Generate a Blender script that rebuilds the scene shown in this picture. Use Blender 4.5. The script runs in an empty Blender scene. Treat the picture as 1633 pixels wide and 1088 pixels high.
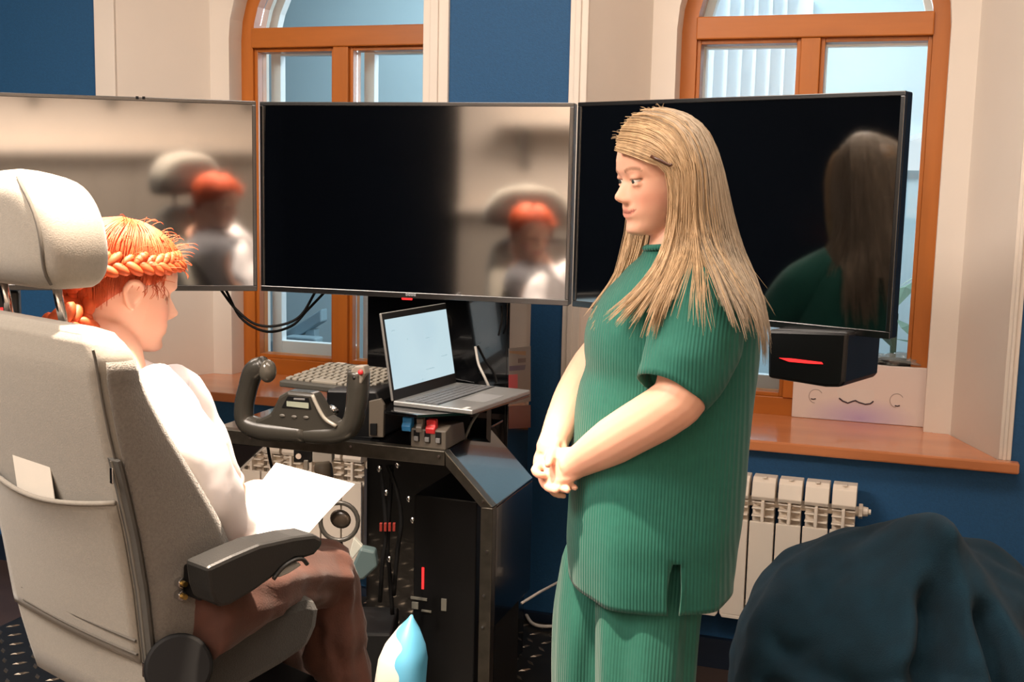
import bpy, bmesh, math, random
import numpy as np
from mathutils import Vector, Matrix, noise
random.seed(7)
S = bpy.context.scene
COL = S.collection
pi = math.pi

# ------------------------------------------------------------------ camera
# World: the window wall is the plane y = 0, x runs along it, z is up.
FPX = 1850.0; TH = math.radians(18.6); PT = math.radians(7.6); RL = 0.022
CC = np.array([0, -3.675, 1.55])
F0 = np.array([-math.sin(TH), math.cos(TH), 0.0]); R0 = np.array([math.cos(TH), math.sin(TH), 0.0]); ZZ = np.array([0, 0, 1.0])
CF = F0*math.cos(PT) - ZZ*math.sin(PT); U0_ = F0*math.sin(PT) + ZZ*math.cos(PT)
CU = math.cos(RL)*U0_ - math.sin(RL)*R0; CR = math.cos(RL)*R0 + math.sin(RL)*U0_
cam = bpy.data.cameras.new('camera'); camo = bpy.data.objects.new('camera', cam); COL.objects.link(camo)
cam.sensor_width = 36; cam.lens = 36*FPX/1633; cam.clip_start = 0.05
m = Matrix.Identity(4)
for i in range(3):
    m[i][0] = CR[i]; m[i][1] = CU[i]; m[i][2] = -CF[i]; m[i][3] = CC[i]
camo.matrix_world = m
S.camera = camo

# ------------------------------------------------------------------ light
S.view_settings.view_transform = 'Standard'; S.view_settings.look = 'None'
S.view_settings.gamma = 1; S.view_settings.use_curve_mapping = False
S.view_settings.exposure = 0.0
W = bpy.data.worlds.new('world'); S.world = W; W.use_nodes = True
W.node_tree.nodes['Background'].inputs[0].default_value = (0.75, 0.85, 1.0, 1)
W.node_tree.nodes['Background'].inputs[1].default_value = 0.3

def camw(X, d, z):                       # metres right of / in front of the camera, height
    p = CC + R0*X + F0*d
    return Vector((p[0], p[1], z))
def area(name, loc, target, size, power, col, size_y=None):
    l = bpy.data.lights.new(name, 'AREA'); l.energy = power; l.color = col
    l.shape = 'RECTANGLE' if size_y else 'SQUARE'; l.size = size
    if size_y: l.size_y = size_y
    o = bpy.data.objects.new(name, l); COL.objects.link(o)
    o.location = loc
    o.rotation_euler = (Vector(target)-Vector(loc)).to_track_quat('-Z', 'Y').to_euler()
    return o
def spot(name, loc, target, power, col, ang, blend, rad):
    l = bpy.data.lights.new(name, 'SPOT'); l.energy = power; l.color = col
    l.spot_size = math.radians(ang); l.spot_blend = blend; l.shadow_soft_size = rad
    o = bpy.data.objects.new(name, l); COL.objects.link(o); o.location = loc
    o.rotation_euler = (Vector(target)-Vector(loc)).to_track_quat('-Z', 'Y').to_euler()
    return o
KEY = spot('ceiling_spot', camw(-0.66, 1.84, 3.02), camw(-0.56, 1.95, 0.9), 1150, (1.0, 0.80, 0.62), 55, 0.9, 0.05)
area('fill_panel', (-2.5, -3.3, 3.12), (-2.2, -3.0, 0), 1.6, 175, (1.0, 0.86, 0.74), 1.2)  # unseen fill light added overhead on the left
area('fill_panel', (-0.6, -5.4, 3.12), (-0.6, -6.5, 0.6), 2.6, 330, (1.0, 0.86, 0.74), 1.2)  # added out of view to wash the mirrored rear wall brighter
area('corridor_lamp', (-1.2, 1.7, 3.25), (-1.2, 1.7, 0), 3.5, 105, (0.80, 0.93, 1.0), 0.7)

# ------------------------------------------------------------------ pixel / point helpers (all return real points)
area('fill_panel', (-0.5, -1.7, 3.12), (-0.5, -1.5, 0), 2.4, 60, (1.0, 0.86, 0.74), 0.8)  # unseen fill light added overhead, nearer the window wall
def ray(x, y): return CF + CR*((x-816.5)/FPX) - CU*((y-544)/FPX)
def Q(x, y, d):                          # on the vertical plane d metres in front of the camera
    v = ray(x, y); return Vector(CC + v*(d/float(v @ F0)))
def onY(x, y, Y):
    v = ray(x, y); return Vector(CC + v*((Y-CC[1])/v[1]))
def onZ(x, y, z):
    v = ray(x, y); return Vector(CC + v*((z-CC[2])/v[2]))
def onP(x, y, p0, n):
    v = ray(x, y); n = np.array(n); p0 = np.array(p0)
    return Vector(CC + v*(float((p0-CC) @ n)/float(v @ n)))
VR = Vector(R0); VF = Vector(F0); VZ = Vector((0, 0, 1))

# ------------------------------------------------------------------ materials
def lin(c):
    return tuple(((x/255)/12.92 if x/255 <= 0.04045 else (((x/255)+0.055)/1.055)**2.4) for x in c)
MATS = {}
def mat(name, rgb, rough=0.6, metal=0.0, spec=0.5, var=0.0, vscale=20, bump=0.0, bscale=200, coat=0.0, stretch=(1, 1, 1), sheen=0.0, sss=0.0, emit=None, estr=0, ior=None, wave=None, attr=None):
    if name in MATS: return MATS[name]
    M = bpy.data.materials.new(name); M.use_nodes = True
    nt = M.node_tree; b = nt.nodes['Principled BSDF']
    c = lin(rgb)
    b.inputs['Base Color'].default_value = (*c, 1)
    b.inputs['Roughness'].default_value = rough; b.inputs['Metallic'].default_value = metal
    b.inputs['Specular IOR Level'].default_value = spec
    b.inputs['Coat Weight'].default_value = coat
    if ior: b.inputs['IOR'].default_value = ior
    if sheen:
        b.inputs['Sheen Weight'].default_value = sheen; b.inputs['Sheen Roughness'].default_value = 0.4
    if sss:
        b.inputs['Subsurface Weight'].default_value = sss; b.inputs['Subsurface Radius'].default_value = (0.02, 0.008, 0.004)
        b.inputs['Subsurface Scale'].default_value = 0.5
    if emit:
        b.inputs['Emission Color'].default_value = (*lin(emit), 1); b.inputs['Emission Strength'].default_value = estr
    tc = nt.nodes.new('ShaderNodeTexCoord'); mp = nt.nodes.new('ShaderNodeMapping')
    mp.inputs['Scale'].default_value = stretch
    nt.links.new(tc.outputs['Object'], mp.inputs[0])
    if attr:
        at = nt.nodes.new('ShaderNodeAttribute'); at.attribute_name = attr
        nt.links.new(at.outputs['Color'], b.inputs['Base Color'])
    elif var:
        n = nt.nodes.new('ShaderNodeTexNoise'); n.inputs['Scale'].default_value = vscale; n.inputs['Detail'].default_value = 6
        nt.links.new(mp.outputs[0], n.inputs['Vector'])
        r = nt.nodes.new('ShaderNodeValToRGB')
        r.color_ramp.elements[0].position = 0.3; r.color_ramp.elements[1].position = 0.7
        r.color_ramp.elements[0].color = (*[x*(1-var) for x in c], 1)
        r.color_ramp.elements[1].color = (*[min(1, x*(1+var)) for x in c], 1)
        nt.links.new(n.outputs['Fac'], r.inputs[0]); nt.links.new(r.outputs[0], b.inputs['Base Color'])
    if bump:
        if wave:
            n2 = nt.nodes.new('ShaderNodeTexWave'); n2.inputs['Scale'].default_value = bscale; n2.inputs['Distortion'].default_value = 0.2; n2.inputs['Detail'].default_value = 0
            n2.bands_direction = wave; out = n2.outputs['Fac']
        else:
            n2 = nt.nodes.new('ShaderNodeTexNoise'); n2.inputs['Scale'].default_value = bscale; n2.inputs['Detail'].default_value = 4; out = n2.outputs['Fac']
        nt.links.new(mp.outputs[0], n2.inputs['Vector'])
        bp = nt.nodes.new('ShaderNodeBump'); bp.inputs['Strength'].default_value = bump; bp.inputs['Distance'].default_value = 0.004
        nt.links.new(out, bp.inputs['Height']); nt.links.new(bp.outputs[0], b.inputs['Normal'])
    MATS[name] = M
    return M

white_wall = mat('white_plaster', (226, 216, 205), 0.75, var=0.02, vscale=3, bump=0.06, bscale=60)
blue_wall = mat('navy_paint', (23, 78, 122), 0.7, var=0.08, vscale=120, bump=0.25, bscale=260)
beige_wall = mat('rear_beige', (228, 212, 195), 0.7, var=0.02, vscale=4)
corr_wall = mat('corridor_paint', (196, 216, 222), 0.7, var=0.02, vscale=3)
wood = mat('oak_varnish', (180, 103, 37), 0.34, var=0.16, vscale=14, stretch=(1, 1, 0.12), bump=0.05, bscale=60)
woodh = mat('oak_varnish_horizontal', (180, 103, 37), 0.34, var=0.16, vscale=14, stretch=(0.12, 1, 1), bump=0.05, bscale=60)
sillm = mat('sill_varnish', (206, 130, 84), 0.22, var=0.14, vscale=9, stretch=(0.15, 1, 1), coat=0.4)
pvc = mat('white_pvc', (232, 238, 240), 0.4)
radm = mat('radiator_enamel', (232, 220, 205), 0.35)
blackp = mat('black_plastic', (12, 13, 15), 0.38)
blackm = mat('black_matte', (7, 7, 8), 0.7, spec=0.25)
blackg = mat('black_gloss_steel', (7, 8, 10), 0.13, spec=0.8, coat=0.6, bump=0.02, bscale=6)
screenm = mat('screen_glass', (2, 3, 6), 0.065, spec=0.9, ior=2.6)
bezelm = mat('gloss_bezel', (8, 9, 11), 0.26, spec=0.7, ior=1.8)
chrome = mat('chrome', (205, 205, 205), 0.18, metal=1)
steel = mat('worn_steel_edge', (92, 88, 80), 0.34, metal=0.9, var=0.2, vscale=30)
greyf = mat('grey_fabric', (134, 129, 120), 0.9, var=0.05, vscale=180, bump=0.14, bscale=420, sheen=0.2)
dgreyf = mat('dark_grey_fabric', (48, 48, 46), 0.9, var=0.1, vscale=200, bump=0.35, bscale=420, sheen=0.25)
vinyl = mat('black_vinyl', (28, 28, 27), 0.42, bump=0.12, bscale=500)
greyp = mat('grey_plastic', (112, 112, 112), 0.45)
keym = mat('grey_key', (150, 144, 132), 0.5)
ribs = mat('green_rib_knit', (26, 98, 84), 0.85, bump=0.35, bscale=48, wave='X', sheen=0.15, var=0.05, vscale=60)
ribs2 = mat('green_rib_trousers', (28, 94, 80), 0.85, bump=0.3, bscale=48, wave='X', sheen=0.15, var=0.05, vscale=60)
shirt = mat('white_cotton', (226, 222, 224), 0.85, bump=0.1, bscale=30)
cord = mat('brown_corduroy', (74, 44, 34), 0.9, var=0.15, vscale=25, sheen=0.12, bump=0.2, bscale=300)
paperm = mat('white_paper', (248, 248, 246), 0.8)
skinm = mat('skin', (230, 178, 152), 0.5, sss=0.12, attr='Col')
blond = mat('blonde_hair', (180, 150, 114), 0.45, var=0.2, vscale=16, stretch=(5, 5, 0.5), spec=0.5)
redh = mat('red_hair', (190, 80, 34), 0.6, var=0.25, vscale=50, spec=0.5)
denim = mat('navy_denim', (4, 44, 60), 0.95, var=0.2, vscale=14, bump=0.4, bscale=350, sheen=0.03)
floorm = mat('brown_floor', (66, 52, 46), 0.35, var=0.15, vscale=8)
platem = mat('checker_plate_steel', (70, 66, 60), 0.3, metal=0.8, var=0.2, vscale=12)
cablew = mat('white_cable', (205, 200, 192), 0.5)
redm = mat('red_plastic', (205, 48, 52), 0.4)
bluem = mat('blue_plastic', (52, 140, 205), 0.4)
glass = bpy.data.materials.new('window_glass'); glass.use_nodes = True
nt = glass.node_tree; nt.nodes.remove(nt.nodes['Principled BSDF'])
tr = nt.nodes.new('ShaderNodeBsdfTransparent'); tr.inputs[0].default_value = (0.93, 0.97, 0.98, 1)
gl = nt.nodes.new('ShaderNodeBsdfGlossy'); gl.inputs['Roughness'].default_value = 0.02
fr = nt.nodes.new('ShaderNodeFresnel'); fr.inputs[0].default_value = 1.45
mx = nt.nodes.new('ShaderNodeMixShader')
nt.links.new(fr.outputs[0], mx.inputs[0]); nt.links.new(tr.outputs[0], mx.inputs[1]); nt.links.new(gl.outputs[0], mx.inputs[2])
nt.links.new(mx.outputs[0], nt.nodes['Material Output'].inputs[0])
def glow(name, rgb, s): return mat(name, (20, 20, 20), 0.5, emit=rgb, estr=s)
redled = glow('red_led', (255, 40, 40), 2.2)
# laptop screen: a pale page with faint columns, lit from behind
lap = bpy.data.materials.new('lit_page'); lap.use_nodes = True
nt = lap.node_tree; b = nt.nodes['Principled BSDF']; b.inputs['Base Color'].default_value = (0.02, 0.02, 0.02, 1); b.inputs['Roughness'].default_value = 0.2
tc = nt.nodes.new('ShaderNodeTexCoord'); nz = nt.nodes.new('ShaderNodeTexNoise'); nz.inputs['Scale'].default_value = 7; nz.inputs['Detail'].default_value = 0
nt.links.new(tc.outputs['Object'], nz.inputs['Vector'])
rp = nt.nodes.new('ShaderNodeValToRGB'); rp.color_ramp.elements[0].color = (*lin((192, 219, 229)), 1); rp.color_ramp.elements[1].color = (*lin((198, 224, 232)), 1)
rp.color_ramp.elements[0].position = 0.35; rp.color_ramp.elements[1].position = 0.6
nt.links.new(nz.outputs['Fac'], rp.inputs[0]); nt.links.new(rp.outputs[0], b.inputs['Emission Color']); b.inputs['Emission Strength'].default_value = 0.95

# ------------------------------------------------------------------ mesh builder
ORG = {}                                  # object name -> world origin of its thing
class MB:
    S = 1.0                               # body scale of the figure being built
    def __init__(s): s.v = []; s.f = []
    def add(s, vs, fs):
        n = len(s.v); s.v += [Vector(v) for v in vs]; s.f += [tuple(i+n for i in f) for f in fs]; return s
    def obox(s, p, a, b, c):
        p, a, b, c = map(Vector, (p, a, b, c))
        if a.cross(b).dot(c) < 0: a, b = b, a
        return s.add([p, p+a, p+a+b, p+b, p+c, p+a+c, p+a+b+c, p+b+c],
                     [(3, 2, 1, 0), (4, 5, 6, 7), (0, 1, 5, 4), (1, 2, 6, 5), (2, 3, 7, 6), (3, 0, 4, 7)])
    def box(s, lo, hi):
        return s.obox(lo, (hi[0]-lo[0], 0, 0), (0, hi[1]-lo[1], 0), (0, 0, hi[2]-lo[2]))
    def cbox(s, c, ax, ay, az):           # centre and half vectors
        c, ax, ay, az = map(Vector, (c, ax, ay, az)); return s.obox(c-ax-ay-az, ax*2, ay*2, az*2)
    def prism(s, poly, ext):
        poly = [Vector(p) for p in poly]; ext = Vector(ext); n = len(poly)
        nrm = Vector((0, 0, 0))
        for i in range(n): nrm += poly[i].cross(poly[(i+1) % n])
        if nrm.dot(ext) > 0: poly.reverse()
        vs = poly + [p+ext for p in poly]
        return s.add(vs, [tuple(range(n)), tuple(range(2*n-1, n-1, -1))] + [((i+1) % n, i, i+n, (i+1) % n+n) for i in range(n)])
    def loft(s, rings, cap=True, closed=True):
        n = len(rings[0]); vs = [Vector(p) for r in rings for p in r]; fs = []
        for k in range(len(rings)-1):
            for i in range(n if closed else n-1):
                j = (i+1) % n; fs.append((k*n+i, k*n+j, (k+1)*n+j, (k+1)*n+i))
        if cap and closed: fs.append(tuple(range(n-1, -1, -1))); fs.append(tuple(range((len(rings)-1)*n, len(rings)*n)))
        return s.add(vs, fs)
    def tube(s, pts, rad, seg=10, cap=True, flat=1.0, fdir=None):
        pts = [Vector(p) for p in pts]; n = len(pts)
        if not hasattr(rad, '__len__'): rad = [rad]*n
        rad = [q*MB.S for q in rad]
        rings = []; u = None
        for i in range(n):
            t = (pts[min(i+1, n-1)]-pts[max(i-1, 0)])
            if t.length < 1e-9: t = Vector((0, 0, 1))
            t.normalize()
            if u is None:
                u = fdir.copy() if fdir is not None else (Vector((0, 0, 1)) if abs(t.z) < .9 else Vector((1, 0, 0)))
            if fdir is not None: u = fdir.copy()
            u = (u - t*u.dot(t))
            if u.length < 1e-6: u = t.orthogonal()
            u.normalize(); w = t.cross(u)
            rings.append([pts[i]+u*(math.cos(2*pi*k/seg)*rad[i]*flat)+w*(math.sin(2*pi*k/seg)*rad[i]) for k in range(seg)])
        return s.loft(rings, cap)
    def ell(s, c, r, ax=None, nu=16, nv=10):
        c = Vector(c); ax = ax or (Vector((1, 0, 0)), Vector((0, 1, 0)), Vector((0, 0, 1)))
        if not hasattr(r, '__len__'): r = (r, r, r)
        r = [q*MB.S for q in r]
        vs = [c-ax[2]*r[2]]; fs = []
        for j in range(1, nv):
            a = -pi/2+pi*j/nv
            for i in range(nu):
                t = 2*pi*i/nu
                vs.append(c+ax[0]*(r[0]*math.cos(a)*math.cos(t))+ax[1]*(r[1]*math.cos(a)*math.sin(t))+ax[2]*(r[2]*math.sin(a)))
        vs.append(c+ax[2]*r[2]); top = len(vs)-1
        for i in range(nu):
            k = (i+1) % nu
            fs.append((0, 1+k, 1+i)); fs.append((top, top-nu+i, top-nu+k))
            for j in range(nv-2): fs.append((1+j*nu+i, 1+j*nu+k, 1+(j+1)*nu+k, 1+(j+1)*nu+i))
        return s.add(vs, fs)
    def build(s, name, m, parent=None, smooth=False, bevel=0, sub=0, origin=None):
        if parent is not None: o0 = ORG[parent.name]
        elif origin is not None: o0 = Vector(origin)
        else:
            o0 = Vector((sum(v.x for v in s.v)/len(s.v), sum(v.y for v in s.v)/len(s.v), min(v.z for v in s.v)))
        me = bpy.data.meshes.new(name); me.from_pydata([v-o0 for v in s.v], [], s.f); me.update()
        if smooth: me.polygons.foreach_set('use_smooth', [True]*len(me.polygons))
        if m: me.materials.append(m)
        o = bpy.data.objects.new(name, me); COL.objects.link(o)
        if parent is not None: o.parent = parent
        else: o.location = o0
        ORG[o.name] = o0
        if bevel:
            b = o.modifiers.new('bevel', 'BEVEL'); b.width = bevel; b.segments = 2; b.limit_method = 'ANGLE'; b.angle_limit = 0.6
            b.harden_normals = False
        if sub:
            d = o.modifiers.new('sub', 'SUBSURF'); d.levels = sub; d.render_levels = sub
        return o
def tag(o, label, cat, group=None):
    o['label'] = label; o['category'] = cat
    if group: o['group'] = group
    return o
def thing(name, loc, label, cat, group=None):
    o = bpy.data.objects.new(name, None); COL.objects.link(o); o.location = Vector(loc); o.empty_display_size = 0.05
    ORG[o.name] = Vector(loc); return tag(o, label, cat, group)
def struct(o): o['kind'] = 'structure'; return o
def inst(src, name, parent, loc):         # a further copy that shares the mesh; loc is relative to the source
    c = src.copy(); c.name = name; COL.objects.link(c); c.parent = parent; c.location = loc; ORG[c.name] = ORG[src.name]; return c
def catmull(pts, n):
    pts = [Vector(p) for p in pts]; out = []
    P = [pts[0]*2-pts[1]]+pts+[pts[-1]*2-pts[-2]]
    segs = len(pts)-1
    for k in range(n):
        t = k/(n-1)*segs; i = min(int(t), segs-1); u = t-i
        a, b, c, d = P[i], P[i+1], P[i+2], P[i+3]
        out.append(0.5*((2*b)+(c-a)*u+(2*a-5*b+4*c-d)*u*u+(3*b-a-3*c+d)*u*u*u))
    return out
def interp(tab, x):
    xs = [t[0] for t in tab]
    return [float(np.interp(x, xs, [t[k] for t in tab])) for k in range(1, len(tab[0]))]

# ================================================================== ROOM
T = 0.62                                   # wall thickness
def box_struct(name, lo, hi, m): return struct(MB().box(lo, hi).build(name, m))
box_struct('floor', (-4.3, -6.7, -0.1), (2.2, 3.2, 0), floorm)
box_struct('ceiling', (-4.3, -6.7, 3.2), (2.2, 0.62, 3.3), mat('ceiling_paint', (235, 228, 220), 0.8))
dark_wall = mat('dark_navy_paint', (5, 10, 17), 0.9, spec=0.05, var=0.1, vscale=8)
box_struct('wall_left', (-4.4, -6.7, 0), (-4.3, 3.2, 3.5), dark_wall)
box_struct('wall_right', (2.2, -6.7, 0), (2.3, 3.2, 3.5), beige_wall)
wr = MB().box((-2.75, -6.8, 0), (2.2, -6.7, 3.2)); struct(wr.build('wall_rear', beige_wall))
struct(MB().box((-4.3, -6.82, 0), (-2.75, -6.68, 3.2)).build('wall_rear', dark_wall))
# window wall: navy piers, navy wall below the sills
N1 = dict(xl=-2.80, xr=-1.57, cx=-2.09, tl=-2.888, tr=-1.479)
N2 = dict(xl=-1.00, xr=0.30, cx=-0.343, tl=-1.06, tr=0.335)
SZ = 0.742
for lo, hi in (((-4.3, 0, SZ), (N1['tl'], T, 3.2)), ((N1['tr'], 0, SZ), (N2['tl'], T, 3.2)), ((N2['tr'], 0, SZ), (2.2, T, 3.2))):
    struct(MB().box(lo, hi).build('wall_window', blue_wall))
struct(MB().box((-4.3, 0, 0), (2.2, T, SZ)).build('wall_window', blue_wall))
box_struct('baseboard_window', (-4.3, -0.02, 0), (2.2, 0, 0.1), mat('baseboard_paint', (16, 30, 48), 0.5))
HW = 0.43; SPR = 2.09; RW = 0.436         # window half width, arch spring height, opening half width
def arch(cx, r, z0, n=18, zs=SPR):
    pts = [(cx-r, z0)]
    for k in range(n+1):
        a = pi-pi*k/n; pts.append((cx+r*math.cos(a), zs+r*math.sin(a)))
    pts.append((cx+r, z0)); return pts
for N in (N1, N2):
    cx = N['cx']; zt = 3.2
    b = MB()
    # splayed outer reveals
    lo_l, lo_r = cx-0.52, cx+0.52
    b.prism([(N['xl'], 0, SZ), (lo_l, .32, SZ), (lo_l, T, SZ), (N['tl'], T, SZ), (N['tl'], 0, SZ)], (0, 0, zt-SZ))
    xr_in = max(lo_r, N['xr']) if N is N1 else lo_r
    if N is N1: b.prism([(N['xr'], 0, SZ), (N['tr'], 0, SZ), (N['tr'], T, SZ), (cx+0.53, T, SZ), (cx+0.53, .32, SZ)], (0, 0, zt-SZ))
    else: b.prism([(N['xr'], 0, SZ), (N['tr'], 0, SZ), (N['tr'], T, SZ), (lo_r, T, SZ), (lo_r, .32, SZ)], (0, 0, zt-SZ))
    # inner wall with the arched opening
    xa, xb = lo_l-0.005, cx+0.535
    pl = arch(cx, RW, SZ)
    h = len(pl)//2
    left = [(xa, SZ)]+[p for p in pl[:h+1]]+[(cx, zt), (xa, zt)]
    right = [p for p in pl[h:]]+[(xb, SZ), (xb, zt), (cx, zt)]
    b.prism([(x, .32, z) for x, z in left], (0, .30, 0)); b.prism([(x, .32, z) for x, z in right], (0, .30, 0))
    struct(b.build('wall_niche', white_wall))
    t = MB()
    for xa_, xb_ in ((N['tl'], N['xl']), (N['xr'], N['tr'])):
        w = xb_-xa_
        if xa_ < -2.5: t.box((xa_, -.012, SZ+.033), (xb_, 0.0, zt)); continue
        t.box((xa_, -.012, SZ+.033), (xb_, 0.0, zt)); t.box((xa_+w*.3, -.020, SZ+.033), (xa_+w*.62, -.012, zt))
    struct(t.build('trim_1' if N is N1 else 'trim_2', white_wall, bevel=.003))
# sills
for N, nm, lb in ((N1, 'windowsill', 'varnished wooden windowsill under the left window, behind the flight yoke'),
                  (N2, 'windowsill', 'varnished wooden windowsill under the right window carrying a white box')):
    xl, xr, cx = N['xl'], N['xr'], N['cx']
    ex = N['tr']+.022 if N is N2 else N['tr']-.02
    sx = N['tl']-.02
    poly = [(sx, -.05), (ex, -.05), (ex, -.0125), (xr-.002, -.0125), (xr-.002, 0.0), (cx+.517, .32), (cx+.47, .32), (cx+.47, .409), (cx-.47, .409), (cx-.47, .32), (cx-.517, .32), (xl+.002, 0.0), (xl+.002, -.0125), (sx, -.0125)]
    o = MB().prism([(x, y, SZ+.001) for x, y in poly], (0, 0, .034)).build(nm, sillm, bevel=.006)
    tag(o, lb, 'windowsill')
# windows
def window(cx, nm):
    e = bpy.data.objects.new(nm, None); COL.objects.link(e); e.location = (cx, .44, SZ+.035); ORG[e.name] = Vector(e.location); struct(e)
    z0 = SZ+.036; y0, y1 = .41, .50
    def arcband(r0, r1, ya, yb, zb, n=18):
        b = MB(); A = arch(cx, r0, zb, n); B = arch(cx, r1, zb, n)
        for i in range(len(A)-1):
            b.prism([(A[i][0], ya, A[i][1]), (A[i+1][0], ya, A[i+1][1]), (B[i+1][0], ya, B[i+1][1]), (B[i][0], ya, B[i][1])], (0, yb-ya, 0))
        return b
    arcband(HW+.02, HW-.046, y0, y1, z0).build('frame', wood, e)
    MB().box((cx-HW+.045, y0, SZ+.001), (cx+HW-.045, y1, z0+.062)).build('bottom_rail', woodh, e, bevel=.003)
    MB().box((cx-HW+.045, y0-.012, 2.064), (cx+HW-.045, y1, 2.14)).build('transom', woodh, e, bevel=.004)
    MB().box((cx-.032, y0-.006, z0+.062), (cx+.032, y1, 2.064)).build('mullion', wood, e, bevel=.003)
    for sx in (-1, 1):                     # casement beads with a raised edge
        xa, xb = (cx-HW+.046, cx-.032) if sx < 0 else (cx+.032, cx+HW-.046)
        b = MB(); w = .014
        b.box((xa, y0+.012, z0+.062), (xa+w, y1-.01, 2.064)); b.box((xb-w, y0+.012, z0+.062), (xb, y1-.01, 2.064))
        b.box((xa+w, y0+.012, z0+.062), (xb-w, y1-.01, z0+.062+w)); b.box((xa+w, y0+.012, 2.064-w), (xb-w, y1-.01, 2.064))
        s_ = b.build('sash', wood, e, bevel=.002)
        g = MB().box((xa+w, y0+.045, z0+.062+w), (xb-w, y0+.051, 2.064-w)).build('pane', glass, e)
        cw = 1.0 if cx < -1 else .3; c = MB()                            # white outer casement behind the glass
        c.box((xa-.002, y1+.05, z0+.06), (xa+.042*cw, y1+.09, 2.07)); c.box((xb-.022*cw, y1+.05, z0+.06), (xb+.006, y1+.09, 2.07))
        c.box((xa+.042*cw, y1+.05, z0+.06), (xb-.022*cw, y1+.09, z0+.115)); c.box((xa+.042*cw, y1+.05, 2.05), (xb-.022*cw, y1+.09, 2.07))
        c.build('outer_casement', pvc, e, bevel=.002)
    pts = [p for p in arch(cx, HW-.046, 2.145, 18, SPR)][1:-1]; pts = [p for p in pts if p[1] >= 2.145]
    pts = [(cx-HW+.048, 2.145)]+pts+[(cx+HW-.048, 2.145)]
    MB().prism([(x, y0+.045, z) for x, z in pts], (0, .006, 0)).build('fanlight_pane', glass, e)
    arcband(HW-.03, HW-.066, y1+.05, y1+.09, 2.10).build('outer_fanlight', pvc, e)
window(N1['cx'], 'window_1'); window(N2['cx'], 'window_2')

# corridor beyond the windows
box_struct('wall_corridor', (-4.3, 2.9, 0), (2.2, 3.0, 3.5), corr_wall)
box_struct('ceiling_corridor', (-4.3, .62, 3.35), (2.2, 3.0, 3.45), corr_wall)
st = thing('stair_railing', (-3.1, 2.3, 0), 'pale stair handrail with balusters seen through the left window', 'railing')
pA = onY(408, 566, 2.3); pB = onY(512, 500, 2.3)
d_ = (pB-pA)
MB().obox(pA-d_*1.2+Vector((0, 0, -.05)), d_*2.2, (0, .08, 0), (0, 0, .075)).build('handrail', mat('rail_paint', (150, 172, 182), 0.6), st, bevel=.008)
for k in range(5):
    p = pA+d_*(-.7+.38*k)
    MB().box((p.x-.03, 2.31, 0), (p.x+.03, 2.37, p.z-.05)).build('baluster', MATS['rail_paint'], st, bevel=.004)
pq = onY(487, 520, 2.25)
MB().box((pq.x-.11, 2.2, 0), (pq.x+.09, 2.3, pq.z-.06)).build('newel_post', MATS['rail_paint'], st, bevel=.01)
bl = thing('vertical_blind', (-0.75, 1.35, 1.0), 'white vertical blind seen through the left pane of the right window', 'blind')
xa = onY(1118, 100, 1.35).x; xb = onY(1282, 100, 1.35).x
MB().box((xa-.2, 1.33, 2.56), (xb+.02, 1.37, 2.60)).build('headrail', pvc, bl)
blm = bpy.data.materials.new('blind_fabric'); blm.use_nodes = True; nt = blm.node_tree; b_ = nt.nodes['Principled BSDF']; b_.inputs['Base Color'].default_value = (.85, .87, .88, 1)
tl = nt.nodes.new('ShaderNodeBsdfTranslucent'); tl.inputs[0].default_value = (.85, .88, .9, 1); mx = nt.nodes.new('ShaderNodeMixShader'); mx.inputs[0].default_value = .75
nt.links.new(b_.outputs[0], mx.inputs[1]); nt.links.new(tl.outputs[0], mx.inputs[2]); nt.links.new(mx.outputs[0], nt.nodes['Material Output'].inputs[0])
dl, dr = onY(1095, 100, 2.86).x, onY(1284, 100, 2.86).x
dw = thing('corridor_window', ((dl+dr)/2, 2.84, 1.1), 'bright daylight window behind the white vertical blind in the corridor', 'window')
MB().box((dl, 2.86, 1.2), (dr, 2.89, 2.5)).build('pane', glow('daylight', (236, 244, 250), 13.0), dw)
MB().box((dl-.06, 2.82, 1.14), (dl, 2.9, 2.56)).build('jamb', pvc, dw); MB().box((dr, 2.82, 1.14), (dr+.03, 2.9, 2.56)).build('jamb', pvc, dw)
MB().box((dl, 2.82, 2.5), (dr, 2.9, 2.56)).build('head', pvc, dw); MB().box((dl, 2.80, 1.14), (dr, 2.9, 1.2)).build('sill', pvc, dw)
nb = 9
for k in range(nb):
    x = xa-.1+(xb-xa+.1)*(k+.5)/nb; a = .45
    v = Vector((math.cos(a), math.sin(a), 0))*.052
    MB().cbox((x, 1.35, 1.75), v, Vector((-v.y, v.x, 0)).normalized()*.0012, (0, 0, .81)).build('slat', blm, bl)
fan = thing('arched_fanlight', (0.2, 2.85, 1.6), 'bright arched fanlight on the far corridor wall beside the right television', 'window')
pf = onY(1476, 272, 2.86)
b = MB().prism([(pf.x+.17*math.cos(a), 2.86, pf.z+.17*math.sin(a)) for a in [pi*k/14 for k in range(15)]], (0, .03, 0)); b.build('pane', glow('daylight_pane', (235, 245, 250), 1.0), fan)
b = MB()
for k in range(14):
    a, a2 = pi*k/14, pi*(k+1)/14
    b.prism([(pf.x+r*math.cos(q), 2.84, pf.z+r*math.sin(q)) for r, q in ((.17, a), (.17, a2), (.20, a2), (.20, a))], (0, .05, 0))
b.build('frame', pvc, fan)
pl = thing('potted_plant', (onY(1432, 500, 1.1).x, 1.1, 0), 'leafy plant in the corridor beside the right television edge', 'plant')
px0 = onY(1428, 500, 1.1)
MB().tube([(px0.x, 1.1, 0), (px0.x, 1.1, .35)], [.10, .14], 14).build('pot', mat('pot_blue', (70, 90, 120), 0.5), pl, smooth=True)
MB().tube([(px0.x, 1.1, .35), (px0.x, 1.1, px0.z)], .012, 6).build('stem', mat('stem_green', (70, 96, 74), 0.7), pl)
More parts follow.
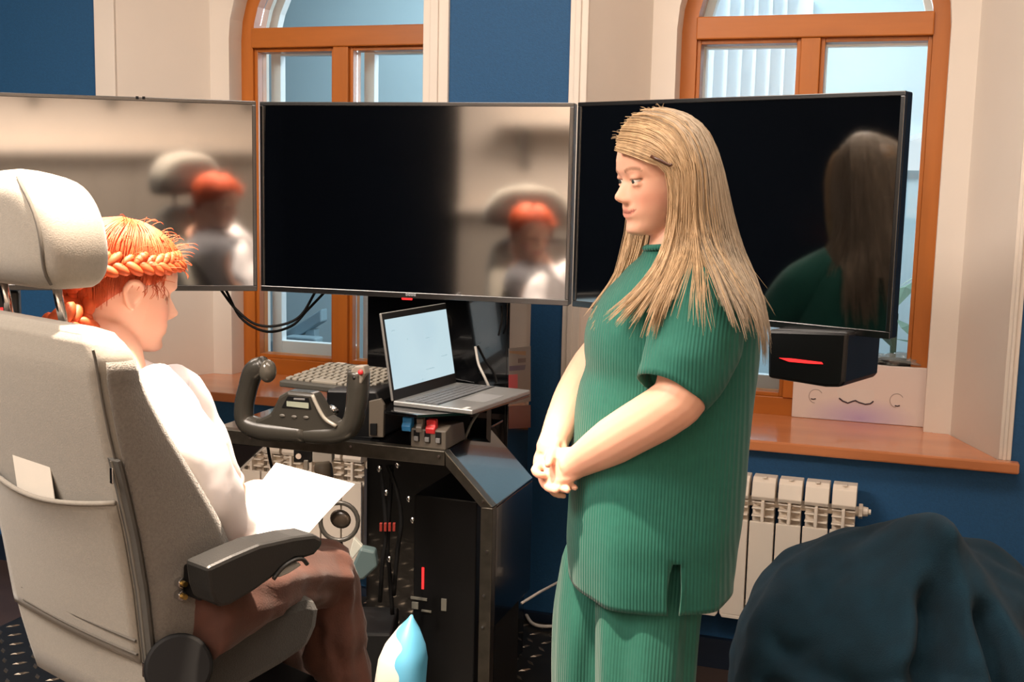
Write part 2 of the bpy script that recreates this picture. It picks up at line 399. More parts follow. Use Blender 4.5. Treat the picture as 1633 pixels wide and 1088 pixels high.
lf = mat('leaf_green', (92, 128, 108), 0.6); lf2 = mat('leaf_pale', (150, 176, 160), 0.6)
for k in range(14):
    a = k*2.4; z = px0.z-.42+.04*k; L = .2
    d = Vector((math.cos(a), math.sin(a)*.7, .7 if k % 2 else -.2)).normalized(); s_ = d.cross(VZ).normalized()*.035; c = Vector((px0.x, 1.1, z))
    MB().add([c, c+d*L*.5+s_, c+d*L+Vector((0, 0, -.04)), c+d*L*.5-s_, c+d*L*.5+Vector((0, 0, .012))], [(0, 1, 4), (1, 2, 4), (2, 3, 4), (3, 0, 4)]).build('leaf', lf if k % 3 else lf2, pl)

# rear of the room, seen only in the televisions
sh = thing('wall_shelf', (-0.6, -6.6, 2.2), 'pale wall shelf on bracket arms mirrored in the left television', 'shelf')
greyb = mat('grey_bracket', (120, 114, 106), 0.6)
MB().box((-2.4, -6.7, 2.02), (2.1, -6.36, 2.06)).build('board', beige_wall, sh)
for k in range(8):
    x = -2.2+k*.6
    b = MB().box((x-.022, -6.70, 1.68), (x+.022, -6.67, 2.02)); b.obox((x-.022, -6.69, 1.68), (.044, 0, 0), (0, .30, .34), (0, -.03, .04)); b.build('bracket', greyb, sh)
wl = thing('wainscot', (-0.3, -6.68, 0), 'beige panelled wainscot with a ledge mirrored in the left television', 'wainscot')
MB().box((-2.74, -6.70, 1.33), (2.19, -6.56, 1.39)).build('ledge', mat('ledge_paint', (240, 225, 208), 0.6), wl, bevel=.01)
wp = mat('wainscot_grey', (168, 156, 142), 0.7)
for k in range(16):
    x = -2.7+k*.305
    MB().box((x, -6.70, .1), (x+.285, -6.67, 1.33)).build('panel', wp, wl, bevel=.006)

# ================================================================== RADIATORS
def radiator(x0, n, z0, z1, label):
    e = thing('radiator', (x0+n*.04, -.08, z0), label, 'radiator')
    P_ = .080; zc = z1-.068; zv = z1-.135
    def sec(x):
        b = MB(); w = .0745
        b.prism([(x+.002, -.035, zc), (x+.002, -.118, zc), (x+.002, -.124, zc+.012), (x+.002, -.110, z1-.012), (x+.002, -.092, z1), (x+.002, -.045, z1), (x+.002, -.035, z1-.012)], (w-.004, 0, 0))
        b.box((x, -.124, z0+.012), (x+w, -.112, zv)); b.prism([(x, -.124, z0+.012), (x+.008, -.124, z0), (x+w-.008, -.124, z0), (x+w, -.124, z0+.012)], (0, .012, 0))
        b.box((x+w/2-.005, -.124, zv), (x+w/2+.005, -.09, zc))
        b.box((x+.004, -.09, z0+.02), (x+w-.004, -.05, zc))
        for q in (0.012, .036, .056): b.box((x+.003, -.112, zv+q), (x+w-.003, -.088, zv+q+.005))
        b.box((x+w/2-.007, -.105, z1-.001), (x+w/2+.007, -.085, z1+.003))
        return b
    s0 = sec(x0).build('section', radm, e, bevel=.004)
    for k in range(1, n): inst(s0, 'section', e, (k*P_, 0, 0))
    MB().tube([(x0-.01, -.075, zc-.014), (x0+n*P_+.004, -.075, zc-.014)], .016, 12).build('header_pipe', radm, e, smooth=True)
    MB().tube([(x0-.01, -.075, z0+.035), (x0+n*P_+.004, -.075, z0+.035)], .016, 12).build('header_pipe', radm, e, smooth=True)
    c = MB().tube([(x0+n*P_, -.075, zc-.012), (x0+n*P_+.012, -.075, zc-.012)], .024, 6); c.tube([(x0+n*P_+.012, -.075, zc-.012), (x0+n*P_+.028, -.075, zc-.012)], [.016, .014], 10)
    c.tube([(x0+n*P_+.028, -.075, zc-.012), (x0+n*P_+.036, -.075, zc-.012)], .009, 8); c.build('valve_plug', radm, e, bevel=.002)
    for x in (x0+.3, x0+n*P_-.3): MB().box((x-.012, -.05, zc-.03), (x+.012, 0, zc)).build('wall_bracket', radm, e)
    return e
r2 = radiator(-0.645, 7, .215, .672, 'cream sectional radiator under the right windowsill behind the woman')
xs = -0.645+6*.08
MB().box((xs+.042, -.1252, .505), (xs+.068, -.1238, .522)).build('sticker', mat('sticker_grey', (150, 168, 176), 0.5), r2)
radiator(-2.45, 9, .20, .655, 'cream sectional radiator under the left windowsill behind the desk')
# ================================================================== PLATFORM
pf_ = thing('platform', (-1.75, -1.7, 0), 'black steel platform of checker plate under the chair and desk', 'platform')
PX0, PX1, PY0, PY1, PZ = -2.75, -0.90, -3.1, -0.03, 0.075
MB().box((PX0, PY0, 0.002), (PX1, PY1, PZ)).build('deck', platem, pf_, bevel=.004)
b = MB(); s_ = .058
for i in range(int((PX1-PX0)/s_)-1):
    for j in range(int((-0.05+1.7)/s_)):
        x = PX0+.04+i*s_; y = PY1-.05-j*s_; a = pi/4 if (i+j) % 2 else -pi/4
        u = Vector((math.cos(a), math.sin(a), 0))*.024; w = Vector((-u.y, u.x, 0))*.32; c = Vector((x, y, PZ-.0005))
        b.add([c-u, c+w, c+u, c-w, c+Vector((0, 0, .004))-u*.4, c+Vector((0, 0, .004))+u*.4], [(0, 3, 4), (3, 5, 4), (3, 2, 5), (2, 1, 5), (1, 4, 5), (1, 0, 4)])
o = b.build('treads', mat('tread_steel', (128, 118, 106), 0.3, metal=0.8), pf_); o['kind'] = 'stuff'

# ================================================================== TELEVISIONS
def tv(A, B, z0, z1, label, tilt=0.0, th=.045):
    # A, B: front bottom corners (left, right as seen from the room)
    A = Vector((A[0], A[1], z0)); B = Vector((B[0], B[1], z0)); ux = (B-A).normalized(); n = Vector((ux.y, -ux.x, 0))   # n towards viewer
    if n.dot(Vector(CC)-A) < 0: n = -n
    L = (B-A).length; H = z1-z0; VZ = (Vector((0, 0, 1))+n*tilt).normalized(); n = (n-Vector((0, 0, 1))*tilt).normalized()
    e = thing('television', A+ux*L/2-n*.02, label, 'television', None)
    bz = .011
    MB().obox(A-n*.008, ux*L, -n*(th-.008), VZ*H).build('housing', blackp, e, bevel=.004)
    f = MB()
    f.obox(A, ux*L, -n*.008, VZ*bz*1.5); f.obox(A+VZ*(H-bz), ux*L, -n*.008, VZ*bz)
    f.obox(A+VZ*bz*1.5, ux*bz, -n*.008, VZ*(H-bz*2.5)); f.obox(A+VZ*bz*1.5+ux*(L-bz), ux*bz, -n*.008, VZ*(H-bz*2.5))
    f.build('bezel', bezelm, e, bevel=.0015)
    MB().obox(A+ux*bz-n*.003+VZ*bz*1.5, ux*(L-2*bz), -n*.005, VZ*(H-bz*2.5)).build('screen', screenm, e)
    MB().obox(A+ux*L*.25-n*th+VZ*H*.2, ux*L*.5, -n*.03, VZ*H*.5).build('rear_bulge', blackp, e, bevel=.01)
    return e, A, B, ux, n
c_ = lambda X, d: camw(X, d, 0)
tz0, tz1 = 1.222, 1.780
L1 = c_(-1.695, 3.275); L2 = c_(-.766, 3.46)
tvl = tv(L1, L2, tz0, tz1, 'large black television on the left mirroring a beige wall', .033)
tvc = tv(c_(-.757, 3.47), c_(.155, 3.225), tz0, tz1, 'large black television in the middle above the laptop')
tvr = tv(c_(.165, 3.215), c_(.862, 2.63), tz0, tz1, 'large black television on the right behind the woman')
e, A, B, ux, n = tvc                        # maker's mark: four small pale strokes
p = onP(655, 470, A, n); mk = MB()
for k in range(4):
    q = p+ux*((k-1.5)*.008)-VZ*.004
    mk.obox(q-ux*.003, ux*.006, n*.0008, VZ*.0018); mk.obox(q-ux*.003+VZ*.006, ux*.006, n*.0008, VZ*.0018); mk.obox(q-ux*.003, ux*.0018, n*.0008, VZ*.008); mk.obox(q+ux*.0012, ux*.0018, n*.0008, VZ*.008)
mk.build('brand_mark', mat('mark_silver', (170, 175, 180), 0.4), e)
MB().tube([p-ux*.03-VZ*.013-n*.01, p+ux*.0-VZ*.013-n*.01], .004, 8).build('power_light', redled, e)
e, A, B, ux, n = tvl
p = onP(224, 156, A, n)
for k in (-1, 1): MB().cbox(p+ux*.009*k+n*.0006, ux*.004, n*.001, VZ*.004).build('sensor', blackm, e)
# speaker boxes under the outer televisions
def speaker(px, d, sgn, label):
    # px: front outline; box with chamfered ends
    pts = [Q(x, y, d) for x, y in px]
    return pts
sp = thing('speaker_box', Q(1300, 610, 2.72), 'black box with a red light strip under the right television', 'speaker')
e, A, B, ux, n = tvr
fp = Q(1290, 580, 2.70)
def onspk(x, y, off=0): return onP(x, y, fp+n2*off, n2)
n2 = (n*0.72 - VR*0.25 - VF*.35).normalized(); n2.z = 0; n2.normalize()
front = [onspk(x, y) for x, y in ((1224, 526), (1352, 530), (1346, 610), (1340, 618), (1315, 618), (1224, 603))]
MB().prism(front, -n2*.21).build('cabinet', blackp, sp, bevel=.008)
MB().prism([onspk(x, y, .002) for x, y in ((1242, 571), (1262, 572), (1310, 578), (1312, 581), (1290, 580), (1258, 577))], -n2*.004).build('light_strip', redled, sp)
qb = onP(1300, 530, A, n)-n*.045; MB().obox(qb-VZ*.07, ux*.06, -n*.02, VZ*.18).build('bracket', blackm, sp)
sp2 = thing('speaker_box', Q(-40, 525, 3.2), 'black box with a red light tip under the left television, behind the headrest', 'speaker')
e, A, B, ux, n = tvl
q0 = Q(-150, 526, 3.25); q1 = Q(33, 526, 3.36)
dd = q1-q0; dd.z = 0
MB().obox(Vector((q0.x, q0.y, q1.z)), dd, Vector((-dd.y, dd.x, 0)).normalized()*.15, VZ*.115).build('cabinet', blackp, sp2, bevel=.008)
nn = Vector((dd.y, -dd.x, 0)).normalized()
pr = onP(5, 495, q1, nn); MB().obox(pr-dd.normalized()*.12+nn*.001, dd.normalized()*.12, -nn*.004, VZ*.008).build('light_strip', redled, sp2)
MB().obox(q1-dd*.5+VZ*.11, dd*.2, -nn*.04, VZ*.05).build('bracket', blackm, sp2)

# ================================================================== SIMULATOR RIG (desk)
YD = -1.0; DZ = .88
rig = thing('simulator_desk', (-1.4, -.8, PZ), 'black glossy steel simulator desk with chamfered corner and tall post', 'desk')
def D(x, y, Y=YD): return onY(x, y, Y)
xl = -1.76; xr = D(709, 722).x
zc = D(775, 805); xleg = zc.x
b = MB()
b.box((xl, YD, DZ-.038), (xr, YD+.03, DZ)); b.build('front_rail', steel, rig, bevel=.002)
wv = .026
MB().prism([(xr, YD, DZ), (xr+.003, YD, DZ-.038), (xleg-.012, YD, zc.z-.012), (xleg+.018, YD, zc.z-.006)], (0, .03, 0)).build('chamfer_rail', steel, rig, bevel=.002)
MB().box((xleg-.014, YD, PZ+.002), (xleg+.018, YD+.03, zc.z-.008)).build('front_leg', steel, rig, bevel=.002)
dep = .30
MB().prism([(xr, YD+.03, DZ), (xr, YD+.03, DZ-.006), (xleg+.018, YD+.03, zc.z-.012), (xleg+.018, YD+.03, zc.z-.006)], (0, dep, 0)).build('chamfer_plate', blackg, rig, bevel=.001)
MB().box((xleg+.010, YD+.03, PZ+.35), (xleg+.018, YD+dep+.03, zc.z-.014)).build('side_panel', blackg, rig, bevel=.001)
MB().box((xleg+.004, YD+.05, PZ+.002), (xleg+.012, YD+dep-.05, PZ+.352)).build('lower_side_panel', blackm, rig, bevel=.001)
MB().box((xl, YD+.03, DZ-.008), (-1.62, YD+.50, DZ-.002)).build('left_top_plate', blackg, rig, bevel=.001)
MB().box((-1.42, YD+.03, DZ-.008), (xr, YD+.45, DZ-.002)).build('right_top_plate', blackg, rig, bevel=.001)
# left corner bracket below the rail
MB().prism([(xl, YD+.002, DZ-.038), (xl+.16, YD+.002, DZ-.038), (xl+.05, YD+.002, DZ-.14), (xl, YD+.002, DZ-.10)], (0, .03, 0)).build('corner_gusset', blackg, rig, bevel=.002)
MB().box((xl, YD+.05, PZ+.002), (xl+.02, YD+.08, DZ-.04)).build('rear_leg', blackm, rig)
for px_, py_ in ((770, 800), (776, 880), (772, 950), (770, 1000), (560, 712), (400, 698), (700, 728)):
    p = onY(px_, py_, YD-.001); MB().tube([p, p-Vector((0, .003, 0))], .0035, 8).build('screw', chrome, rig)
# tall post behind
tx0 = onY(586, 560, -.50).x; tx1 = onY(808, 560, -.50).x
MB().box((tx0, -.50, PZ+.002), (tx1, -.488, 1.30)).build('rear_panel', blackg, rig, bevel=.001)
MB().box((tx1, -.50, PZ+.002), (tx1+.008, -.30, 1.30)).build('post_side_panel', blackg, rig, bevel=.001)
MB().box((tx0+.05, -.485, 1.30), (tx1-.02, -.44, 1.55)).build('screen_mount', blackm, rig)
yb = -.50; tx = tx1+.0085
def side(px_, py_): return onP(px_, py_, (tx, 0, 0), (1, 0, 0))
def sheet(pts, name, rgb, ext=.0006):  # one flat colour block of the painted reflection
    MB().prism([side(*p) for p in pts], (ext, 0, 0)).build(name, mat('print_'+name+str(rgb), rgb, 0.4), refl)
refl = thing('painted_reflection', (tx, -.42, .9), 'painted coloured reflection on the side of the tall black post', 'reflected_colour')  # flat colours stand in for what the glossy side panel reflects
sheet([(811, 556), (846, 552), (846, 640), (811, 646)], 'sheet', (120, 112, 104))
for pts, rgb in (([(812, 560), (838, 560), (838, 567), (812, 563)], (140, 96, 40)), ([(826, 572), (838, 571), (838, 578), (826, 579)], (70, 44, 44)),
                 ([(812, 584), (838, 582), (836, 590), (812, 592)], (52, 40, 74)), ([(811, 598), (825, 597), (825, 619), (811, 620)], (176, 48, 62))):
    sheet(pts, 'patch', rgb, .0012)
sheet([(811, 648), (846, 646), (846, 682), (811, 684)], 'lower_reflection', (92, 48, 40))
# tray for the laptop
TZ = .972
tr_pts = [onZ(612, 655, TZ), onZ(665, 662, TZ), onZ(757, 657, TZ), onZ(845, 629, TZ), onZ(775, 610, TZ), onZ(650, 610, TZ)]
MB().prism([p-VZ*.008 for p in tr_pts], (0, 0, .008)).build('laptop_tray', blackg, rig, bevel=.001)
pt = onZ(775, 650, TZ); MB().obox(pt-VZ*.15+VF*.12, VR*.012, VF*.12, VZ*.14).build('tray_support', blackg, rig)
pt = onZ(690, 640, TZ); MB().obox(Vector((pt.x, pt.y, DZ-.002)), VR*.1, VF*.06, VZ*(TZ-.008-DZ)).build('tray_support', blackm, rig)

# laptop
lp = thing('laptop', onZ(680, 640, TZ), 'open silver laptop with a lit pale page standing on the black tray', 'laptop')
hA = onZ(627, 647, TZ+.001); hd = (VR*.435+VF*.9).normalized(); hp = (VR*.9-VF*.435).normalized(); LW = .345; LD = .235
silver = mat('laptop_silver', (168, 168, 166), 0.35, metal=0.6)
MB().obox(hA, hd*LW, hp*LD, VZ*.013).build('base', silver, lp, bevel=.003)
MB().obox(hA+hd*.012+hp*.03+VZ*.0131, hd*(LW-.024), hp*.10, VZ*.0006).build('keyboard_bed', blackp, lp)
kb = MB()
for r in range(5):
    for c in range(15):
        kb.obox(hA+hd*(.014+c*.0212)+hp*(.033+r*.019)+VZ*.0137, hd*.018, hp*.016, VZ*.0012)
kk = kb.build('keys', mat('laptop_key', (105, 106, 108), 0.5), lp); kk['kind'] = 'stuff'
MB().obox(hA+hd*.11+hp*.145+VZ*.0131, hd*.11, hp*.07, VZ*.0004).build('touchpad', mat('touchpad', (150, 150, 150), 0.3), lp)
tilt = (VZ*math.cos(.17)-hp*math.sin(.17)).normalized(); sn = tilt.cross(hd).normalized()
if sn.dot(hp) < 0: sn = -sn
sA = hA+VZ*.012; SH = .232
MB().obox(sA-sn*.007, hd*LW, sn*.007, tilt*SH).build('lid', silver, lp, bevel=.002)
MB().obox(sA+hd*.002, hd*(LW-.004), sn*.001, tilt*(SH-.002)).build('screen_bezel', blackp, lp)
sc = MB().obox(sA+hd*.010+tilt*.028+sn*.001, hd*(LW-.016), sn*.0008, tilt*(SH-.046)).build('screen', lap, lp)
for (u, v, w) in ((.62, .62, .07), (.30, .66, .012), (.86, .30, .10), (.45, .035, .03), (.10, .82, .05), (.60, .16, .14)):
    MB().obox(sA+hd*(.010+(LW-.016)*(u-w/2))+tilt*(.028+(SH-.046)*v)+sn*.0018, hd*((LW-.016)*w), sn*.0003, tilt*.0028).build('page_mark', mat('page_mark_grey', (135, 160, 170), 0.5, emit=(150, 180, 192), estr=.9), lp)
MB().obox(hA+hd*.0-hp*.0+hp*.205+VZ*.0131, hd*.028, hp*.012, VZ*.0006).build('sticker', mat('sticker_white', (225, 225, 222), 0.4), lp)

# keyboard
KZ = 1.0
kq = [onZ(445, 606, KZ), onZ(640, 628, KZ), onZ(640, 582, KZ), onZ(481, 567, KZ)]
ka = (kq[1]-kq[0]).normalized(); kb_ = Vector((-ka.y, ka.x, 0)); KL = .30; KD = (kq[3]-kq[0]).dot(kb_)
kbd = thing('computer_keyboard', kq[0]+ka*.2-VZ*.02, 'grey computer keyboard behind the flight yoke, left of the laptop', 'keyboard')
kskew = (kq[3]-kq[0]); kD = kskew-ka*kskew.dot(ka)
k0 = kq[0]
KD = min(KD, .26)
rise = VZ*.02
MB().obox(k0-VZ*.02, ka*KL, kb_*KD+rise, VZ*.018).build('case', mat('keyboard_grey', (72, 70, 64), 0.5), kbd, bevel=.004)
rows = 6; cols = 13
kx = KL*.94/cols; ky = KD*.86/rows
key0 = None
for r in range(rows):
    for c in range(cols):
        if r == 0 and 3 < c < 8: continue
        q = k0+ka*(KL*.03+c*kx)+(kb_*KD+rise).normalized()*(KD*.07+r*ky)-VZ*.0025
        if key0 is None:
            base = q; key0 = MB().obox(q, ka*kx*.68, (kb_*KD+rise).normalized()*ky*.66, VZ*.007).build('key', keym, kbd, bevel=.0015)
        else: inst(key0, 'key', kbd, q-base)
q = k0+ka*(KL*.03+4*kx)+(kb_*KD+rise).normalized()*(KD*.07)-VZ*.0025
MB().obox(q, ka*kx*3.8, (kb_*KD+rise).normalized()*ky*.78, VZ*.007).build('space_bar', keym, kbd, bevel=.0015)
q = k0+ka*.02+(kb_*KD+rise)*.955-VZ*.002; MB().obox(q, ka*.03, kb_*.012, VZ*.0015).build('badge', mat('badge_white', (205, 200, 190), 0.5), kbd)
# stand for keyboard
q = k0+ka*.30+kb_*.1; ks = MB().box((q.x-.03, q.y-.03, DZ-.002), (q.x+.03, q.y+.03, KZ-.008)); ks.build('keyboard_stand', blackm, rig)

# flight yoke
YY = -1.10
yk = thing('flight_yoke', onY(490, 690, YY), 'black U shaped flight yoke with a small display on the desk front', 'yoke')
def Y(x, y, o=0): return onY(x, y, YY+o)
ykm = mat('yoke_grey', (56, 54, 49), 0.27, bump=0.04, bscale=300)
gl_ = catmull([Y(424, 582, .0), Y(405, 592, 0), Y(395, 620, 0), Y(389, 650, 0), Y(392, 672, 0), Y(412, 683, 0), Y(450, 688, 0), Y(490, 691, 0)], 30)
MB().tube(gl_, [float(np.interp(k, [0, 3, 8, 16, 22, 29], [.024, .028, .025, .026, .030, .026])) for k in range(30)], 14).build('left_grip', ykm, yk, smooth=True)
gr_ = catmull([Y(572, 592, -.01), Y(571, 620, -.01), Y(568, 650, -.01), Y(560, 678, -.005), Y(540, 690, 0), Y(510, 692, 0), Y(480, 691, 0)], 30)
MB().tube(gr_, [float(np.interp(k, [0, 4, 10, 16, 22, 29], [.028, .029, .026, .027, .027, .024])) for k in range(30)], 14).build('right_grip', ykm, yk, smooth=True)
hub = [(404, 672), (430, 660), (444, 632), (458, 624), (498, 628), (508, 644), (520, 666), (540, 678), (556, 684), (545, 696), (470, 693), (405, 684)]
MB().prism([Y(x, y, -.022) for x, y in hub], (0, .05, 0)).build('hub', ykm, yk, bevel=.008)
MB().tube(catmull([Y(498, 630, -.024), Y(506, 648, -.026), Y(518, 668, -.026), Y(536, 680, -.026)], 12), .005, 8).build('hub_rim', mat('yoke_rim', (150, 145, 135), 0.25), yk, smooth=True)
MB().prism([Y(x, y, -.0235) for x, y in ((449, 650), (459, 632), (492, 635), (496, 653))], (0, .004, 0)).build('display_bezel', blackp, yk)
MB().prism([Y(x, y, -.025) for x, y in ((457, 640), (492, 643), (492, 652), (457, 648))], (0, .003, 0)).build('display', mat('lcd', (150, 156, 140), 0.3), yk)
MB().prism([Y(x, y, -.025) for x, y in ((468, 635), (486, 636), (486, 639), (468, 638))], (0, .003, 0)).build('display_button', greyp, yk, bevel=.001)
for x, y in ((450, 663), (469, 665), (488, 666)): MB().ell(Y(x, y, -.023), (.008, .002, .004)).build('hub_button', mat('button_grey', (95, 92, 86), 0.4), yk, smooth=True)
MB().ell(Y(427, 592, -.006), (.022, .024, .030)).build('thumb_paddle', mat('paddle', (86, 82, 74), 0.15), yk, smooth=True)
MB().ell(Y(413, 577, -.004), (.016, .014, .006)).build('hat_switch', greyp, yk, smooth=True)
MB().prism([Y(x, y, -.034) for x, y in ((560, 590), (566, 584), (580, 584), (582, 596), (576, 612), (562, 613), (556, 606))], (0, .03, 0)).build('button_plate', mat('plate_grey', (135, 128, 118), 0.4), yk, bevel=.003)
MB().ell(Y(575, 594, -.038), (.007, .005, .007)).build('red_button', redm, yk, smooth=True)
MB().ell(Y(565, 603, -.036), (.005, .004, .005)).build('small_button', blackp, yk, smooth=True)
MB().tube([Y(500, 672, .0), Y(505, 664, .26)], .026, 14).build('shaft', blackp, yk, smooth=True)
hb = [(520, 622), (600, 624), (606, 640), (606, 700), (520, 700)]
MB().prism([onY(x, y, -.93) for x, y in hb], (0, .20, 0)).build('housing', blackp, yk, bevel=.006)
MB().prism([onY(x, y, -.94) for x, y in ((588, 640), (606, 636), (612, 646), (611, 698), (588, 697))], (0, .012, 0)).build('housing_bracket', mat('bracket_grey', (96, 88, 78), 0.4), yk, bevel=.002)
MB().prism([onY(x, y, -.945) for x, y in ((590, 676), (600, 676), (600, 694), (590, 694))], (0, .012, 0)).build('socket', blackm, yk)
MB().tube([Y(529, 651, .06), Y(533, 657, .04)], [.010, .012], 12).build('cable_gland', chrome, yk, smooth=True)
# throttle quadrant
tq = thing('throttle_quadrant', onY(684, 718, -.99), 'grey throttle quadrant with blue and red levers in front of the laptop', 'throttle')
qx0, qx1 = onY(655, 700, -.985).x, onY(711, 700, -.985).x
MB().prism([(qx0, -.985, DZ-.001), (qx0, -.985, DZ+.048), (qx0, -.95, DZ+.058), (qx0, -.86, DZ+.05), (qx0, -.84, DZ-.001)], (qx1-qx0, 0, 0)).build('body', mat('quadrant_grey', (88, 82, 74), 0.45), tq, bevel=.003)
w = (qx1-qx0)
for k in range(3):
    x = qx0+w*(.17+.31*k)
    MB().box((x-.008, -.9865, DZ+.016), (x+.008, -.984, DZ+.044)).build('switch_slot', blackm, tq)
    MB().box((x-.006, -.991, DZ+.017), (x+.006, -.985, DZ+.029)).build('switch', greyp, tq, bevel=.001)
for k, (px_, py_, m_, nm) in enumerate(((651, 675, bluem, 'lever'), (671, 677, mat('lever_grey', (120, 112, 104), .4), 'lever'), (689, 679, redm, 'lever'))):
    p = onY(px_, py_, -.975); xx = p.x
    lv = MB().obox(Vector((max(xx, qx0+.012)-.003, -.95, DZ+.05)), (.006, 0, 0), (0, .006, 0), p-Vector((max(xx, qx0+.012), -.955, DZ+.05))).build(nm, blackp, tq)
    hw_ = .013 if k != 1 else .009
    h = MB().prism([(xx-hw_, p.y-.012, p.z-.020), (xx-hw_, p.y-.016, p.z-.006), (xx-hw_, p.y-.008, p.z+.004), (xx-hw_, p.y-.010, p.z+.016), (xx-hw_, p.y+.010, p.z+.018), (xx-hw_, p.y+.012, p.z-.018)], (2*hw_, 0, 0)).build('lever_knob', m_, lv, bevel=.003)
    if k == 0: lv['label'] = 'blue knobbed lever'
    if k == 2: lv['label'] = 'red knobbed lever'

# computer case under the desk, cables, pedals
pc = thing('computer_case', (-1.15, -.75, PZ), 'black computer case with a red light line under the desk', 'computer')
q = onY(660, 830, -.80); q2 = onY(760, 830, -.80)
MB().box((q.x, -.80, PZ+.002), (q2.x, -.52, .70)).build('case', blackp, pc, bevel=.004)
q3 = onY(673, 905, -.801); q4 = onY(677, 940, -.801)
MB().box((q3.x, -.8025, q4.z), (q3.x+.006, -.7995, q3.z)).build('light_line', redled, pc)
for (x, y, w_, h_) in ((668, 955, .05, .008), (662, 966, .02, .02), (708, 965, .016, .035), (680, 975, .03, .006)):
    p = onY(x, y, -.802); MB().box((p.x-w_/2, -.804, p.z-h_/2), (p.x+w_/2, -.7995, p.z+h_/2)).build('port', mat('port_grey', (120, 120, 112), 0.4), pc, bevel=.001)
def cable(pts, r, m_, label, n=28):
    o = MB().tube(catmull(pts, n), r, 7).build('cable', m_, None, smooth=True); return tag(o, label, 'cable')
cable([Q(352, 462, 3.5), Q(375, 492, 3.5), Q(405, 516, 3.5), Q(440, 520, 3.5), Q(478, 505, 3.5), Q(505, 462, 3.5)], .0042, blackm, 'thin black cable hanging between the left and middle televisions, higher loop')
cable([Q(360, 462, 3.52), Q(385, 508, 3.52), Q(425, 529, 3.52), Q(465, 520, 3.52), Q(490, 495, 3.52), Q(518, 466, 3.52)], .0042, blackm, 'thin black cable hanging between the left and middle televisions, lower loop')
cable([onY(758, 553, -.51), onY(763, 580, -.53), onY(772, 600, -.54), onY(782, 622, -.53)], .004, cablew, 'grey cable on the black panel right of the laptop')
cable([onY(800, 488, -.52), onY(800, 510, -.53), onY(795, 535, -.52)], .003, blackm, 'short black cable below the middle television near its right end')
cable([onY(765, 655, -.78), onY(752, 675, -.80), onY(741, 700, -.82)], .004, mat('cable_grey', (120, 118, 112), .5), 'grey cable looping under the laptop tray')
cable([onP(832, 962, (xleg+.0215, 0, 0), (1, 0, 0)), Q(860, 945, 3.2), Q(884, 932, 3.45), onY(915, 916, -.004)], .004, cablew, 'straight pale cable between the desk leg and the woman')
cable([onZ(836, 975, PZ+.012), onZ(850, 995, PZ+.012), onZ(880, 999, PZ+.012), onZ(915, 990, PZ+.012), onZ(950, 985, PZ+.012)], .006, cablew, 'white cable curving on the checker plate, nearer loop')
cable([onZ(832, 974, PZ+.012), onZ(860, 976, PZ+.012), onZ(900, 974, PZ+.012), onZ(940, 966, PZ+.012)], .006, cablew, 'white cable lying on the checker plate, farther strand')
cable([Q(430, 706, 3.3), Q(395, 735, 3.3), Q(360, 765, 3.3), Q(330, 790, 3.3)], .0035, blackm, 'black cable slanting across the left radiator')
cable([Q(426, 706, 3.3), Q(430, 730, 3.3), Q(436, 760, 3.3), Q(438, 800, 3.3), Q(440, 1010, 3.3)], .0045, blackm, 'black cable hanging straight in front of the left radiator')
hng = thing('hanging_cable_bundle', Q(612, 900, 2.95), 'bundle of black cables with metal connectors hanging under the desk', 'cable')
for k, (xs_, ys_) in enumerate((((606, 612, 616, 610, 606), (742, 790, 850, 900, 960)), ((618, 632, 640, 634, 628), (742, 780, 830, 880, 950)), ((625, 622, 618, 622, 626), (742, 800, 870, 920, 980)))):
    MB().tube(catmull([Q(x, y, 2.95+.02*k) for x, y in zip(xs_, ys_)], 20), .006, 7).build('strand', blackm, hng, smooth=True)
for x, y in ((605, 748), (616, 786), (652, 796), (658, 830), (621, 892), (634, 742)): MB().ell(Q(x, y, 2.935), (.006, .006, .009)).build('connector', chrome, hng, smooth=True)
for k in range(4): MB().obox(Q(605+7*k, 848, 2.93), VR*.007, VF*.01, VZ*.022).build('connector_block', mat('dull_red', (120, 34, 26), .5), hng, bevel=.001)
# rudder / mechanical parts below the desk
jb = thing('yoke_linkage', Q(505, 725, 3.15), 'black and white bracket linkage hanging under the desk rail', 'bracket')
MB().obox(Q(468, 738, 3.15), VR*.05, VF*.06, VZ*.06).build('clamp', blackp, jb, bevel=.004)
MB().obox(Q(498, 738, 3.15), VR*.055, VF*.05, VZ*.035).build('plate', mat('plate_white', (200, 192, 180), .5), jb, bevel=.003)
MB().obox(Q(484, 752, 3.14), VR*.012, VF*.02, VZ*.03).build('tab', MATS['plate_white'], jb, bevel=.002)
MB().tube([Q(476, 728, 3.13), Q(476, 728, 3.12)], .008, 10).build('bolt', chrome, jb)
MB().tube([Q(505, 755, 3.15), Q(528, 752, 3.15)], .03, 12).build('roller', mat('roller_grey', (120, 110, 96), .4), jb, smooth=True)
MB().obox(Q(500, 718, 3.17), VR*.01, VF*.01, VZ*.05).build('hanger', blackm, jb)
pd = thing('pedal_unit', Q(560, 900, 2.9), 'pedal unit with a round ring and pale toe plates behind the knee', 'pedals')
ring = [Q(541+30*math.cos(a), 832+30*math.sin(a), 2.9) for a in [2*pi*k/24 for k in range(25)]]
MB().tube(ring, .006, 8, cap=False).build('ring', mat('ring_grey', (60, 58, 54), .3), pd, smooth=True)
MB().ell(Q(543, 828, 2.92), (.03, .012, .025)).build('ring_core', mat('core_brown', (54, 46, 38), .25), pd, smooth=True)
MB().prism([Q(x, y, 2.88) for x, y in ((556, 885), (564, 858), (578, 872), (562, 892))], VF*.02).build('toe_plate', mat('toe_pale', (170, 172, 164), .4), pd, bevel=.002)
